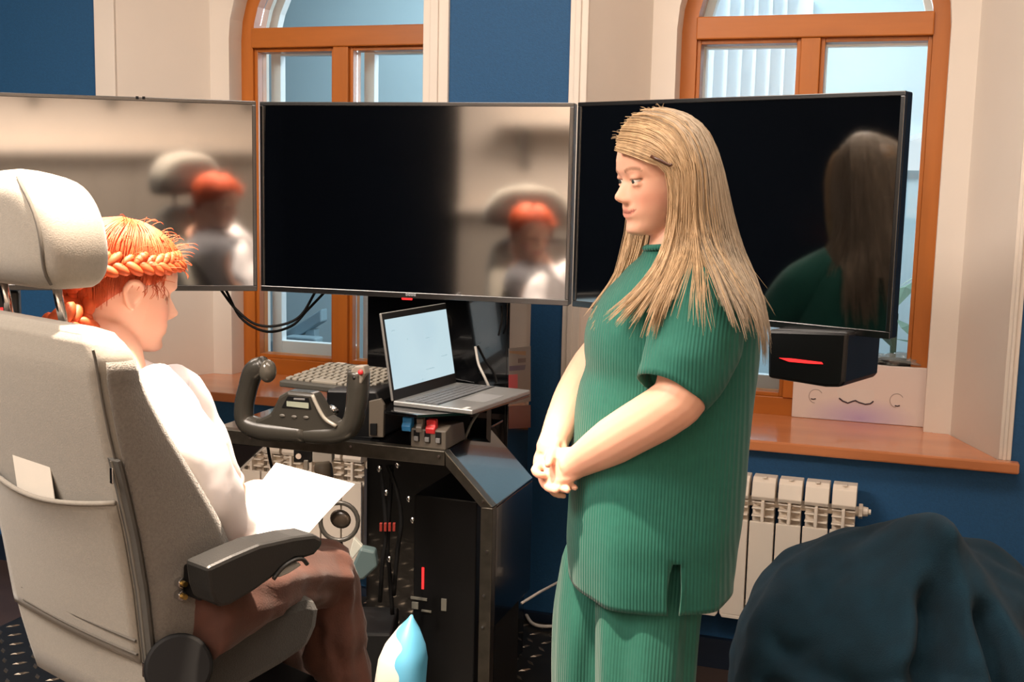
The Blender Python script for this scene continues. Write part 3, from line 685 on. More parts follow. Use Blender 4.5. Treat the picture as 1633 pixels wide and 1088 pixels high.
MB().prism([Q(x, y, 2.86) for x, y in ((558, 912), (574, 875), (598, 880), (602, 905), (580, 925), (560, 928))], VF*.04).build('toe_plate', mat('toe_teal', (72, 88, 90), .35), pd, bevel=.006)
MB().obox(Vector((Q(560, 930, 2.9).x-.06, Q(560, 930, 2.9).y, PZ+.001)), VR*.16, VF*.2, VZ*.30).build('pedal_base', blackp, pd, bevel=.006)
MB().tube([Q(541, 862, 2.9), Q(552, 915, 2.95)], .008, 8).build('ring_arm', blackm, pd)

# blue and white bag on the platform
bg = MB(); base = onZ(645, 1088, PZ); bc = Q(645, 1060, 2.35); bc = Vector((bc.x, bc.y, PZ))
rings_ = []
for (y, xl_, xr_, hd) in ((1250, 590, 690, .05), (1150, 592, 688, .07), (1088, 600, 683, .07), (1050, 606, 685, .065), (1030, 616, 682, .055), (1005, 634, 672, .035), (988, 650, 661, .012), (982, 654, 658, .003)):
    L_, R_ = Q(xl_, y, 2.45), Q(xr_, y, 2.45); c = (L_+R_)/2; hw_ = (R_-L_).length/2
    rings_.append([c+VR*(hw_*math.cos(2*pi*k/24)*(1+.03*math.sin(5*k)))+VF*(hd*math.sin(2*pi*k/24)) for k in range(24)])
zmin = min(p.z for p in rings_[0])
for p in rings_[0]: p.z = PZ+.004
bagm = bpy.data.materials.new('blue_white_bag'); bagm.use_nodes = True; nt = bagm.node_tree; b_ = nt.nodes['Principled BSDF']; b_.inputs['Roughness'].default_value = .4
tc = nt.nodes.new('ShaderNodeTexCoord'); nz = nt.nodes.new('ShaderNodeTexNoise'); nz.inputs['Scale'].default_value = 9; nz.inputs['Detail'].default_value = 1
nt.links.new(tc.outputs['Object'], nz.inputs['Vector']); rp = nt.nodes.new('ShaderNodeValToRGB'); rp.color_ramp.interpolation = 'CONSTANT'
rp.color_ramp.elements[0].color = (*lin((205, 206, 198)), 1); rp.color_ramp.elements[1].color = (*lin((88, 160, 196)), 1); rp.color_ramp.elements[1].position = .62
ad = nt.nodes.new('ShaderNodeVectorMath'); ad.operation = 'DOT_PRODUCT'; ad.inputs[1].default_value = (3.0, 1.0, .4)
nt.links.new(tc.outputs['Object'], ad.inputs[0]); am = nt.nodes.new('ShaderNodeMath'); nt.links.new(nz.outputs['Fac'], am.inputs[0]); nt.links.new(ad.outputs['Value'], am.inputs[1]); nz = None
nt.links.new(am.outputs[0], rp.inputs[0]) if True else None; nt.links.new(rp.outputs[0], b_.inputs['Base Color'])
bg.loft(rings_)
bg.v = [v+Vector((noise.noise(v*13), noise.noise(v*13+Vector((7, 0, 0))), 0))*(.012 if v.z > PZ+.02 else 0) for v in bg.v]
o = bg.build('carrier_bag', bagm, smooth=True); tag(o, 'crumpled light blue and white bag standing on the platform by the shin', 'bag')

# white box on the right sill
SX = SZ+.035
vb = thing('headset_box', onZ(1370, 680, SX), 'white cardboard box with a printed headset picture on the right windowsill', 'box')
bl_ = onZ(1262, 665, SX); br_ = onZ(1473, 682, SX); bu = (br_-bl_); BL = bu.length; bu.normalize(); bn = Vector((bu.y, -bu.x, 0))
if bn.y > 0: bn = -bn
BH = onP(1474, 588, br_, bn).z-SX
BD = .10
cardm = mat('white_card', (228, 214, 206), 0.55)
# front face print: soft lilac tint under the headset picture
cf = bpy.data.materials.new('printed_card'); cf.use_nodes = True; nt = cf.node_tree; b_ = nt.nodes['Principled BSDF']; b_.inputs['Roughness'].default_value = .5
tc = nt.nodes.new('ShaderNodeTexCoord'); mp = nt.nodes.new('ShaderNodeMapping'); gr = nt.nodes.new('ShaderNodeTexGradient'); gr.gradient_type = 'SPHERICAL'
cc_ = bl_+bu*BL*.52+VZ*BH*.08-ORG[vb.name]
mp.vector_type = 'TEXTURE'; mp.inputs['Location'].default_value = cc_; mp.inputs['Scale'].default_value = (.19, .19, .075)
nt.links.new(tc.outputs['Object'], mp.inputs[0]); nt.links.new(mp.outputs[0], gr.inputs[0])
rp = nt.nodes.new('ShaderNodeValToRGB'); rp.color_ramp.elements[0].color = (*lin((228, 214, 206)), 1); rp.color_ramp.elements[1].color = (*lin((190, 168, 206)), 1)
nt.links.new(gr.outputs['Fac'], rp.inputs[0]); nt.links.new(rp.outputs[0], b_.inputs['Base Color'])
MB().obox(bl_-bn*BD*0+VZ*.0005, bu*BL, -bn*BD, VZ*BH).build('carton', cf, vb, bevel=.002)
def face(x, y, off=.0005): return onP(x, y, bl_+bn*off, bn)
inkd = mat('ink_dark', (60, 48, 60), .5); inkl = mat('ink_grey', (178, 164, 158), .5)
hs = [(1334, 622), (1338, 634), (1352, 642), (1362, 639), (1372, 642), (1386, 646), (1394, 640), (1395, 624), (1384, 622), (1345, 620)]
MB().prism([face(x, y) for x, y in hs], bn*.0004).build('print_visor', mat('ink_pale', (226, 215, 208), .5), vb)
MB().tube([face(x, y, .0006) for x, y in ((1338, 635), (1344, 640), (1352, 643), (1360, 640), (1364, 639), (1370, 642), (1380, 645), (1388, 644), (1393, 640))], .0026, 6).build('print_visor_edge', inkd, vb)
for (cx_, cy_, ex, ey) in ((1301, 632, 1297, 636), (1430, 639, 1431, 647)):
    MB().tube([face(cx_+11*math.cos(a), cy_+11*math.sin(a), .0004) for a in [pi*.55+pi*1.3*k/14 for k in range(15)]], .0014, 5).build('print_ring', inkl, vb)
    MB().tube([face(ex-4, ey, .0005), face(ex, ey+1, .0006), face(ex+4, ey, .0005)], .0020, 6).build('print_controller', inkd, vb)
# clear bag with black gear on top
gp = thing('plastic_bag', onP(1430, 586, bl_, bn)+VZ*.0-bn*.05, 'crumpled clear plastic bag with black gear lying on the white box', 'bag')
tz = SX+BH
pts_ = []
bgm = MB(); random.seed(3)
c0 = onP(1432, 574, bl_-bn*.05, bn)
def lump(c, rx, ry, rz, nm, m_, par, amp=.25, sd=0):
    b = MB().ell(c, 1, None, 28, 16); out = []
    for v in b.v:
        d = (v-c); k = 1+amp*noise.noise(d*2.3+Vector((sd, 0, 0)))
        p = c+bu*(d.x*rx*k)+bn*(d.y*ry*k)+VZ*(d.z*rz*k); p.z = max(p.z, tz+.001); out.append(p)
    b.v = out; return b.build(nm, m_, par, smooth=True)
lump(Vector((c0.x, c0.y, tz+.010)), .085, .04, .014, 'gear', blackp, gp, .3, 1)
lump(Vector((c0.x, c0.y, tz+.017)), .092, .045, .020, 'film', mat('clear_film', (150, 156, 152), .12, spec=.8), gp, .6, 5).location += Vector((0, 0, 0))
gp_f = [o for o in COL.objects if o.name.startswith('film')][-1]
fm = MATS['clear_film']; nt = fm.node_tree; b_ = nt.nodes['Principled BSDF']; b_.inputs['Alpha'].default_value = .45

# bean bag
RIDGES = [([(-.02, .76), (-.10, .62), (-.15, .45), (-.16, .34)], .040, .050), ([(.0, .74), (.01, .58), (.03, .48), (-.04, .36), (-.12, .18)], .036, .055), ([(.05, .74), (.10, .58), (.17, .42), (.26, .28)], .040, .055),
          ([(-.05, .60), (-.075, .46), (-.07, .34)], .032, -.060), ([(.055, .60), (.09, .46), (.10, .30), (.06, .14)], .032, -.060), ([(-.36, .36), (-.24, .28), (-.12, .27)], .026, -.055), ([(-.34, .46), (-.20, .44), (-.10, .50)], .030, -.035),
          ([(-.34, .30), (-.20, .21), (-.05, .16)], .035, .035), ([(.22, .52), (.34, .40), (.42, .30)], .04, -.05), ([(.16, .30), (.20, .15), (.22, .02)], .04, .05)]
def beanbag():
    c = camw((1478-816.5)/FPX*2.85, 2.85, 0); H = .69; Rr = .435
    nu, nv = 150, 90; vs = []; fs = []
    def fold(d, a, e):
        k = 1+.035*math.sin(a*7+3*e+2*noise.noise(d*2))*max(0, math.cos(e))
        k += .05*noise.noise(d*2.2)+.02*noise.noise(d*6)
        return k
    for j in range(nv+1):
        e = pi/2*(1-2*j/nv) if False else pi/2-(pi*.78)*j/nv
        for i in range(nu):
            a = 2*pi*i/nu
            ce, se = math.cos(e), math.sin(e)
            ce = abs(ce)**.8*(1 if ce > 0 else -1)
            d = Vector((math.cos(a)*ce, math.sin(a)*ce, se)); k = fold(d, a, e)
            p = Vector((d.x*Rr*k, d.y*Rr*k, .30+d.z*(H-.30 if se > 0 else .36)*k))
            # gathered ridge that stands up towards the viewer
            lx = p.dot(VR); ly = p.dot(VF)
            r1 = math.exp(-((lx+.0)/.085)**2-((ly+.10)/.16)**2)*max(0, se)
            p.z += .075*r1
            t = (p.z-.18)/.5
            if 0 < t < 1.3:
                xr_ = -.10+.10*t; g = math.exp(-((lx-xr_)/.045)**2)+.9*math.exp(-((lx-(.16-.14*t))/.05)**2)-.7*math.exp(-((lx-(.03-.02*t))/.04)**2)
                pass
            if ly < .05:
                def near_(pl):
                    best = 9
                    for q in range(len(pl)-1):
                        ax_, az_ = pl[q]; bx_, bz_ = pl[q+1]; ux, uz = bx_-ax_, bz_-az_
                        tt = max(0, min(1, ((lx-ax_)*ux+(p.z-az_)*uz)/(ux*ux+uz*uz))); best = min(best, math.hypot(lx-ax_-ux*tt, p.z-az_-uz*tt))
                    return best
                dsp = 0
                for pl, w_, A_ in RIDGES: dsp += 1.35*A_*math.exp(-(near_(pl)/w_)**2)
                fall = min(1, max(0, (.05-ly)/.12)); p += -VF*(dsp*fall)+VZ*(dsp*.35*fall)
            p.z = max(p.z, .003); vs.append(c+p)
    for j in range(nv):
        for i in range(nu):
            k = (i+1) % nu; fs.append((j*nu+i, (j+1)*nu+i, (j+1)*nu+k, j*nu+k))
    fs.append(tuple(nv*nu+i for i in range(nu-1, -1, -1)))
    o = MB().add(vs, fs).build('bean_bag', denim, smooth=True)
    tag(o, 'dark blue denim bean bag with a gathered top by the radiator', 'bean bag')
beanbag()

# ================================================================== PEOPLE TOOLS
def head_grid(N=110, M=128):
    """Closed head surface in local metres: x forward, y to the person's left, z up (chin 0, crown .225)."""
    prof = [  # z, front x, back x, half width
        (0.0, .066, .046, .002), (.004, .080, .015, .026), (.010, .087, -.015, .037), (.020, .089, -.04, .045), (.035, .087, -.06, .053), (.048, .086, -.07, .059),
        (.065, .085, -.080, .065), (.085, .085, -.090, .070), (.110, .084, -.098, .073), (.130, .092, -.103, .075), (.150, .091, -.104, .0765), (.170, .084, -.100, .075),
        (.190, .070, -.088, .068), (.205, .051, -.070, .056), (.216, .028, -.048, .040), (.222, .005, -.03, .024), (.225, -.012, -.014, .001)]
    vs = []; fs = []
    for j in range(N+1):
        t = j/N; z = .225*(0.5-0.5*math.cos(pi*(0.02+.96*t)))/(0.5-0.5*math.cos(pi*.98))
        z = min(.225, max(0, (z-.0002)))
        xf, xb, w = interp(prof, z); xc = (xf+xb)/2; a = (xf-xb)/2
        for i in range(M):
            p = 2*pi*i/M; c, s_ = math.cos(p), math.sin(p)
            e = 2/2.35
            x = xc+a*abs(c)**e*(1 if c > 0 else -1); y = w*abs(s_)**e*(1 if s_ > 0 else -1)
            if c > 0:
                g = lambda A, y0, z0, sy, sz: A*math.exp(-((y-y0)/sy)**2-((z-z0)/sz)**2)
                zz = z-.35*y*y*8 if False else z
                d = 0
                d += g(.0195, 0, .078, .0125, .0115)+g(.014, 0, .089, .010, .013)+g(.008, 0, .103, .009, .012)          # nose
                d += g(.010, .0125, .073, .0065, .0065)+g(.010, -.0125, .073, .0065, .0065)-g(.006, 0, .064, .009, .004)      # wings, base
                for sg in (-1, 1):
                    d += g(-.0085, sg*.031, .111, .016, .0095)+g(.003, sg*.033, .128, .020, .008)+g(.005, sg*.041, .078, .018, .016)+g(.006, sg*.034, .050, .016, .015)
                zm = .0475+7.5*y*y                                                                                             # smiling mouth line
                fy = math.exp(-(y/.026)**4)
                d += fy*(.0065*math.exp(-((z-zm-.006)/.0048)**2)+.0065*math.exp(-((z-zm+.0065)/.0055)**2)-.004*math.exp(-((z-zm)/.0022)**2))
                d += g(.006, 0, .014, .018, .010)-g(.003, 0, .032, .02, .006)
                x += d*min(1, c*2.2)
            vs.append((x, y, z))
    for j in range(N):
        for i in range(M):
            k = (i+1) % M; fs.append((j*M+i, j*M+k, (j+1)*M+k, (j+1)*M+i))
    fs.append(tuple(range(M-1, -1, -1))); fs.append(tuple(range(N*M, N*M+M)))
    return vs, fs
class Frame:
    def __init__(s, f, u, sc, loc_anchor, w_anchor):
        s.f = f.normalized(); s.l = u.cross(s.f).normalized(); s.u = s.f.cross(s.l).normalized(); s.k = sc
        a = Vector(loc_anchor); s.o = w_anchor-(s.f*a.x+s.l*a.y+s.u*a.z)*sc
    def __call__(s, x, y, z): return s.o+(s.f*x+s.l*y+s.u*z)*s.k
    def inv(s, p):
        d = (p-s.o)/s.k; return Vector((d.dot(s.f), d.dot(s.l), d.dot(s.u)))
def remeshed(mb, name, m, parent, voxel, smooth=4, colfn=None, sub=None):
    me = bpy.data.meshes.new('tmp'); me.from_pydata(mb.v, [], mb.f); me.update()
    o = bpy.data.objects.new('tmp', me); COL.objects.link(o)
    r = o.modifiers.new('r', 'REMESH'); r.mode = 'VOXEL'; r.voxel_size = voxel
    sm = o.modifiers.new('s', 'SMOOTH'); sm.factor = .5; sm.iterations = smooth
    dg = bpy.context.evaluated_depsgraph_get(); dg.update()
    ev = o.evaluated_get(dg); m2 = bpy.data.meshes.new_from_object(ev)
    bpy.data.objects.remove(o); bpy.data.meshes.remove(me)
    n = len(m2.vertices); co = np.empty(n*3, 'f'); m2.vertices.foreach_get('co', co); co = co.reshape(n, 3)
    if colfn is not None:
        col = colfn(co); at = m2.color_attributes.new('Col', 'FLOAT_COLOR', 'POINT')
        at.data.foreach_set('color', np.concatenate([col, np.ones((n, 1))], 1).astype('f').ravel())
    o0 = ORG[parent.name]; co2 = co-np.array(o0, 'f'); m2.vertices.foreach_set('co', co2.astype('f').ravel()); m2.update()
    m2.polygons.foreach_set('use_smooth', [True]*len(m2.polygons)); m2.materials.clear(); m2.materials.append(m)
    m2.name = name; ob = bpy.data.objects.new(name, m2); COL.objects.link(ob); ob.parent = parent; ORG[ob.name] = o0
    return ob
def finger(mb, pts, r, n=9):
    q = catmull(pts, n); mb.tube(q, [r*float(np.interp(k/(n-1), [0, .5, .9, 1], [1.08, 1, .86, .6])) for k in range(n)], 9); mb.ell(q[-1], r*.8, None, 9, 6)
def hairtube(mb, pts, r, seg=3):
    n = len(pts); mb.tube(pts, [r*(1 if k < n*.7 else max(.15, 1-(k/n-.7)/.3)) for k in range(n)], seg, cap=False)
def rings_from(rows, dmid, seg=48, power=2.0, wob=None):
    """rows: (y px, left px, right px, half depth, depth centre); outline at depth dmid."""
    out = []
    for row in rows:
        y, xl_, xr_, hd = row[:4]; hd *= MB.S; dc = row[4]*MB.S if len(row) > 4 else 0.0
        L_ = Q(xl_, y, dmid+dc); R_ = Q(xr_, y, dmid+dc); c = (L_+R_)/2; hw_ = (R_-L_).length/2
        ring = []
        for k in range(seg):
            a = 2*pi*k/seg; cs, sn_ = math.cos(a), math.sin(a); e = 2/power
            w_ = 1.0+(wob(a, y) if wob else 0)
            ring.append(c+VR*(hw_*w_*abs(cs)**e*(1 if cs > 0 else -1))+VF*(hd*w_*abs(sn_)**e*(1 if sn_ > 0 else -1)))
        out.append(ring)
    return out
def dense(rows, n):
    ys = np.linspace(rows[0][0], rows[-1][0], n); R = [list(r)+[0.0]*(5-len(r)) for r in rows]
    P = [Vector((r[1], r[2], r[3])) for r in R]
    out = []
    for y in ys:
        # monotone-ish smooth interpolation
        xs = [r[0] for r in R]; i = min(max(np.searchsorted(xs, y)-1, 0), len(R)-2); t = (y-xs[i])/(xs[i+1]-xs[i])
        vals = []
        for q in range(1, 5):
            v0 = R[max(i-1, 0)][q]; v1 = R[i][q]; v2 = R[i+1][q]; v3 = R[min(i+2, len(R)-1)][q]
            x0 = xs[max(i-1, 0)]; x1, x2 = xs[i], xs[i+1]; x3 = xs[min(i+2, len(R)-1)]; h = x2-x1
            m1 = (v2-v0)/(x2-x0) if x2 > x0 else 0; m2_ = (v3-v1)/(x3-x1) if x3 > x1 else 0
            vals.append((2*t**3-3*t**2+1)*v1+(t**3-2*t**2+t)*h*m1+(-2*t**3+3*t**2)*v2+(t**3-t**2)*h*m2_)
        out.append((float(y), *vals))
    return out
HV, HF = head_grid()
SK = np.array(lin((236, 182, 156)))

# ================================================================== STANDING WOMAN
DW = 2.42; WK = DW/2.2                     # standing distance; her measures scale with WK
QW = lambda x, y, d=0.0: Q(x, y, DW+WK*d)
MB.S = WK
wf = thing('person', QW(1020, 1500), 'standing person with long blonde hair in a green ribbed tunic and trousers, hands clasped', 'person')
wf.location.z = 0; ORG[wf.name] = Vector(wf.location)
hf = (-VR*.95-VF*.31)*math.cos(.17)-VZ*math.sin(.17); hu = VZ*math.cos(.17)+(-VR*.95-VF*.31)*math.sin(.17)
HDW = Frame(hf, hu, .965*WK, (.1105, 0, .077), QW(981, 319, -.02))
body = MB(); body.add([HDW(*v) for v in HV], HF)
for sg in (-1, 1):                                     # eyelids
    ec = HDW(.0735, sg*.031, .1095)
    body.ell(ec+HDW.u*.0068*WK+HDW.f*.0015, (.0150, .0118, .0062), (HDW.l, HDW.f, HDW.u), 16, 10); body.ell(ec-HDW.u*.0072*WK, (.0145, .0118, .0055), (HDW.l, HDW.f, HDW.u), 16, 10)
ear_ = HDW(-.01, .074, .10); body.ell(ear_, (.016, .008, .028), (HDW.f, HDW.l, HDW.u))
nb_ = HDW(-.028, 0, .055)
body.tube(catmull([HDW(-.02, 0, .09), nb_, QW(1075, 408), QW(1082, 440), QW(1080, 520)], 12), [.056, .052, .049, .048, .048, .05, .06, .075, .09, .10, .11, .11], 20)
tors = [(430, 1030, 1135, .10), (470, 1000, 1160, .14), (540, 985, 1165, .15), (640, 975, 1160, .145), (760, 965, 1150, .15), (850, 970, 1130, .13)]
body.loft(rings_from(dense(tors, 16), DW, 28))
near = catmull([QW(1112, 462, -.12), QW(1108, 530, -.20), QW(1088, 625, -.245), QW(1062, 653, -.245), QW(1005, 687, -.20), QW(960, 714, -.155), QW(930, 732, -.12), QW(908, 744, -.10)], 30)
body.tube(near, [float(np.interp(k, [0, 5, 10, 14, 19, 24, 27, 29], [.055, .052, .046, .046, .043, .033, .029, .030])) for k in range(30)], 18)
far = catmull([QW(1075, 462, +.14), QW(1020, 520, +.19), QW(955, 575, +.20), QW(920, 625, +.13), QW(902, 660, +.05), QW(889, 690, -.02), QW(879, 715, -.045), QW(872, 730, -.055)], 26)
body.tube(far, [float(np.interp(k, [0, 6, 10, 14, 19, 22, 25], [.055, .050, .043, .036, .029, .029, .022])) for k in range(26)], 18)
# near hand (her left) over the far one: palm, four fingers curling round the far hand, thumb on top
wr_ = QW(922, 737, -.115); kn = QW(882, 749, -.09); hx = (kn-wr_).normalized(); hn = (-VF*.8-VR*.25+VZ*.45).normalized(); hs_ = hx.cross(hn).normalized()
if hs_.z > 0: hs_ = -hs_                                    # towards the little finger (down)
hn = hs_.cross(hx).normalized()
if hn.dot(VF) > 0: hn = -hn
body.ell((wr_*.45+kn*.55), (.047, .036, .0165), (hx, hs_, hn), 20, 12)
body.ell((wr_*.62+kn*.38)-hs_*.011, (.034, .024, .017), (hx, hs_, hn), 16, 10)
for k, (off, ln, r) in enumerate(((-.026, .066, .0085), (-.008, .072, .0088), (.010, .068, .0085), (.026, .056, .0076))):
    X_, Y_, N_ = hx*WK, hs_*WK, hn*WK; b0 = kn+Y_*off-X_*.012+N_*.002
    finger(body, [b0-X_*.02, b0+X_*.012+N_*.004, b0+X_*ln*.42-N_*.006+Y_*.006, b0+X_*ln*.52-N_*.026+Y_*.012, b0+X_*ln*.36-N_*.042+Y_*.016], r)
# far hand (her right) under it
wr2 = QW(880, 712, -.045); kn2 = QW(866, 747, -.065); gx = (kn2-wr2).normalized(); gs = (VR*.55-VF*.5-VZ*.15); gs = (gs-gx*gs.dot(gx)).normalized(); gn = gx.cross(gs).normalized()
body.ell(wr2*.55+kn2*.45+gs*.006, (.046, .034, .018), (gx, gs, gn), 18, 10)
for k, (pts) in enumerate((
        [(866, 738, -.07), (858, 744, -.085), (853, 750, -.095), (858, 757, -.10), (866, 758, -.10)],
        [(866, 748, -.06), (866, 765, -.075), (874, 777, -.10), (886, 782, -.125)],
        [(874, 752, -.055), (878, 768, -.075), (890, 777, -.105), (905, 782, -.125)],
        [(884, 754, -.05), (892, 768, -.07), (904, 774, -.095), (917, 778, -.115)])):
    finger(body, [QW(x, y, +d) for x, y, d in pts], (.0085, .0095, .009, .008)[k])
finger(body, [QW(888, 705, -.06), QW(882, 718, -.085), QW(877, 730, -.105), QW(874, 741, -.118)], .0092)
def wcol(co):
    d = (co-np.array(HDW.o))/HDW.k; x = d @ np.array(HDW.f); y = d @ np.array(HDW.l); z = d @ np.array(HDW.u)
    c = np.tile(SK, (len(co), 1))
    def mixc(mask, rgb):
        nonlocal c
        c = c*(1-mask[:, None])+np.array(lin(rgb))[None, :]*mask[:, None]
    G = lambda a, s_: np.exp(-(a/s_)**2)
    fr_ = (x > .03)
    for sg in (-1, 1):
        mixc(.35*G(y-sg*.045, .02)*G(z-.072, .018)*fr_, (222, 134, 118))
        mixc(np.clip(1.3*G(z-.1335+14*(np.abs(y)-.036)**2, .0028)*(np.abs(y-sg*.034) < .018), 0, .75)*fr_, (136, 94, 68))
        mixc(np.clip(1.4*G(z-.1128+6*(y-sg*.031)**2, .0014)*(np.abs(y-sg*.031) < .015), 0, .7)*(x > .06), (84, 56, 46))
    mixc(1.0*((z > .13)*((x < .03)+(z > .185)) > 0), (150, 122, 92))
    zm = .0475+7.5*y*y
    mixc(.65*((np.abs(z-zm) < .0095-.22*np.abs(y))*(np.abs(y) < .029)*fr_), (218, 132, 118))
    mixc(.75*((np.abs(z-zm) < .0016)*(np.abs(y) < .031)*fr_), (136, 70, 62))
    return c
ob = remeshed(body, 'body', skinm, wf, .0034, 4, wcol)
for sg in (-1, 1):
    ec = HDW(.0730, sg*.031, .1095)
    ey = MB().ell(ec, (.0105), (HDW.l, HDW.u, HDW.f), 20, 14).build('eye', mat('eye_white', (225, 218, 212), .25), wf, smooth=True)
    MB().ell(ec+(HDW.f*.95-HDW.u*.12).normalized()*(.0084*WK), (.0056, .0056, .003), (HDW.l, HDW.u, HDW.f), 14, 8).build('iris', mat('iris', (54, 60, 58), .2), ey, smooth=True)
# tunic
tun = [(392, 1030, 1118, .064), (404, 1026, 1124, .070), (414, 1018, 1136, .085), (427, 1004, 1152, .118), (445, 988, 1172, .155), (470, 964, 1188, .178), (500, 945, 1200, .188), (530, 934, 1206, .195), (560, 932, 1206, .195),
       (590, 934, 1203, .19), (620, 924, 1199, .19), (660, 917, 1194, .195), (710, 912, 1189, .20), (760, 910, 1185, .205), (820, 907, 1178, .21), (860, 905, 1172, .205), (890, 906, 1169, .203), (915, 907, 1166, .20), (932, 908, 1165, .198)]
tr_ = dense(tun, 64)
def wobt(a, y):
    k = max(0, (y-620)/340); return .012*k*math.sin(6*a+1.0)+.008*k*math.sin(11*a)
SEG = 96
rr = rings_from(tr_, DW, SEG, 2.25, wobt)
tb = MB(); vs = [p for r_ in rr for p in r_]; fs = []
slit_i = None
# slit on the near side seam (towards the camera): angle where the outline faces -VF, slightly to the right
ks = [k for k in range(SEG)]; target = (1046-1035)/130.0
slit_k = int(round((2*pi-math.acos(target))/(2*pi)*SEG))
hemcut = {}
for j in range(len(rr)):
    y = tr_[j][0]
    for k in range(SEG):
        p = rr[j][k]
        cs = math.cos(2*pi*k/SEG); sn_ = math.sin(2*pi*k/SEG)
        if y > 870:                                          # the hem is rounded at its corners and sides
            f = (y-870)/62; lift = (.016*max(0, abs(cs)-.6)/.4+.012*max(0, -sn_))*f; vs[j*SEG+k] = p+VZ*lift
        if y > 840 and k in (slit_k, (slit_k+1) % SEG):
            f = (y-840)/92; s2 = -1 if k == slit_k else 1
            vs[j*SEG+k] = vs[j*SEG+k]+(VR*s2)*(.009*math.sin(min(1, f*1.0)*pi*.75))-VF*.004*f
for j in range(len(rr)-1):
    for k in range(SEG):
        q = (k+1) % SEG
        if k == slit_k and tr_[j][0] > 840: continue
        fs.append((j*SEG+k, j*SEG+q, (j+1)*SEG+q, (j+1)*SEG+k))
tb.add(vs, fs)
tobj = tb.build('tunic', ribs, wf, smooth=True)
so = tobj.modifiers.new('thick', 'SOLIDIFY'); so.thickness = .004; so.offset = 1
# sleeves
def sleeve(pts, rad, nm, seg=36, flat=1.0):
    P_ = catmull(pts, 20); R_ = [float(np.interp(k/19, np.linspace(0, 1, len(rad)), rad)) for k in range(20)]
    b = MB(); b.tube(P_, R_, seg, cap=False)
    for i, v in enumerate(b.v):
        k = i//seg; t = k/19
        b.v[i] = v+Vector((noise.noise(v*14), noise.noise(v*14+Vector((9, 0, 0))), noise.noise(v*14+Vector((0, 9, 0)))))*.008*min(1, t*1.4)
    o = b.build(nm, ribs, wf, smooth=True); so = o.modifiers.new('thick', 'SOLIDIFY'); so.thickness = .004; so.offset = 1; return o
sleeve([QW(1124, 455, -.10), QW(1120, 492, -.165), QW(1108, 540, -.20), QW(1090, 590, -.225), QW(1071, 627, -.243)], [.052, .078, .080, .074, .062], 'sleeve')
sleeve([QW(1090, 447, +.10), QW(1050, 490, +.165), QW(1005, 535, +.195), QW(965, 568, +.20)], [.055, .070, .066, .056], 'sleeve')
cl_ = MB(); cl_.tube([QW(1074+45*math.cos(a), 393-3*math.cos(a), +.066*math.sin(a)) for a in [2*pi*k/28 for k in range(29)]], .006, 8, cap=False)
cl_.build('collar', ribs, wf, smooth=True)
# trousers: two wide legs
def wobl(ph):
    return lambda a, y: min(1, max(0, (y-880)/120))*(.055*math.sin(5*a+ph)+.03*math.sin(9*a+2*ph))
ys_end = None
for k in range(2):
    if k == 0: rows_ = [(830, 930, 1110, .08, .08), (880, 900, 1070, .09, .085), (930, 890, 1040, .10, .085), (980, 884, 1020, .115, .09), (1088, 881, 1000, .115, .09), (1250, 886, 990, .11, .085), (1450, 900, 985, .105, .08)]
    else: rows_ = [(830, 975, 1130, .08, -.07), (880, 956, 1135, .085, -.075), (930, 949, 1126, .09, -.08), (980, 949, 1112, .10, -.085), (1088, 949, 1102, .112, -.09), (1250, 955, 1090, .11, -.085), (1450, 965, 1080, .105, -.08)]
    o = MB().loft(rings_from(dense(rows_, 40), DW, 72, 2.1, wobl(.8+k*1.7))).build('trouser_leg', ribs2, wf, smooth=True)
    x = 925 if k == 0 else 1005
    tz_ = 0
    s0 = QW(x+15, 1450, +(.085 if k == 0 else -.085)); s0.z = 0
    MB().loft([[s0+VR*(dx+.038*math.cos(t)*(1 if dx > -.1 else .8))+VF*(.036*sc_*math.sin(t))+VZ*zz_ for t in [2*pi*i/20 for i in range(20)]] for dx, sc_, zz_ in ((-.08, 1.0, .001),)]+
              [[s0+VR*(-.05+ex*math.cos(t))+VF*(.042*math.sin(t))+VZ*zz_ for t in [2*pi*i/20 for i in range(20)]] for ex, zz_ in ((.13, .002), (.135, .02), (.12, .045), (.08, .075), (.045, .11))]).build('shoe', mat('shoe_dark', (40, 36, 36), .4), wf, smooth=True)
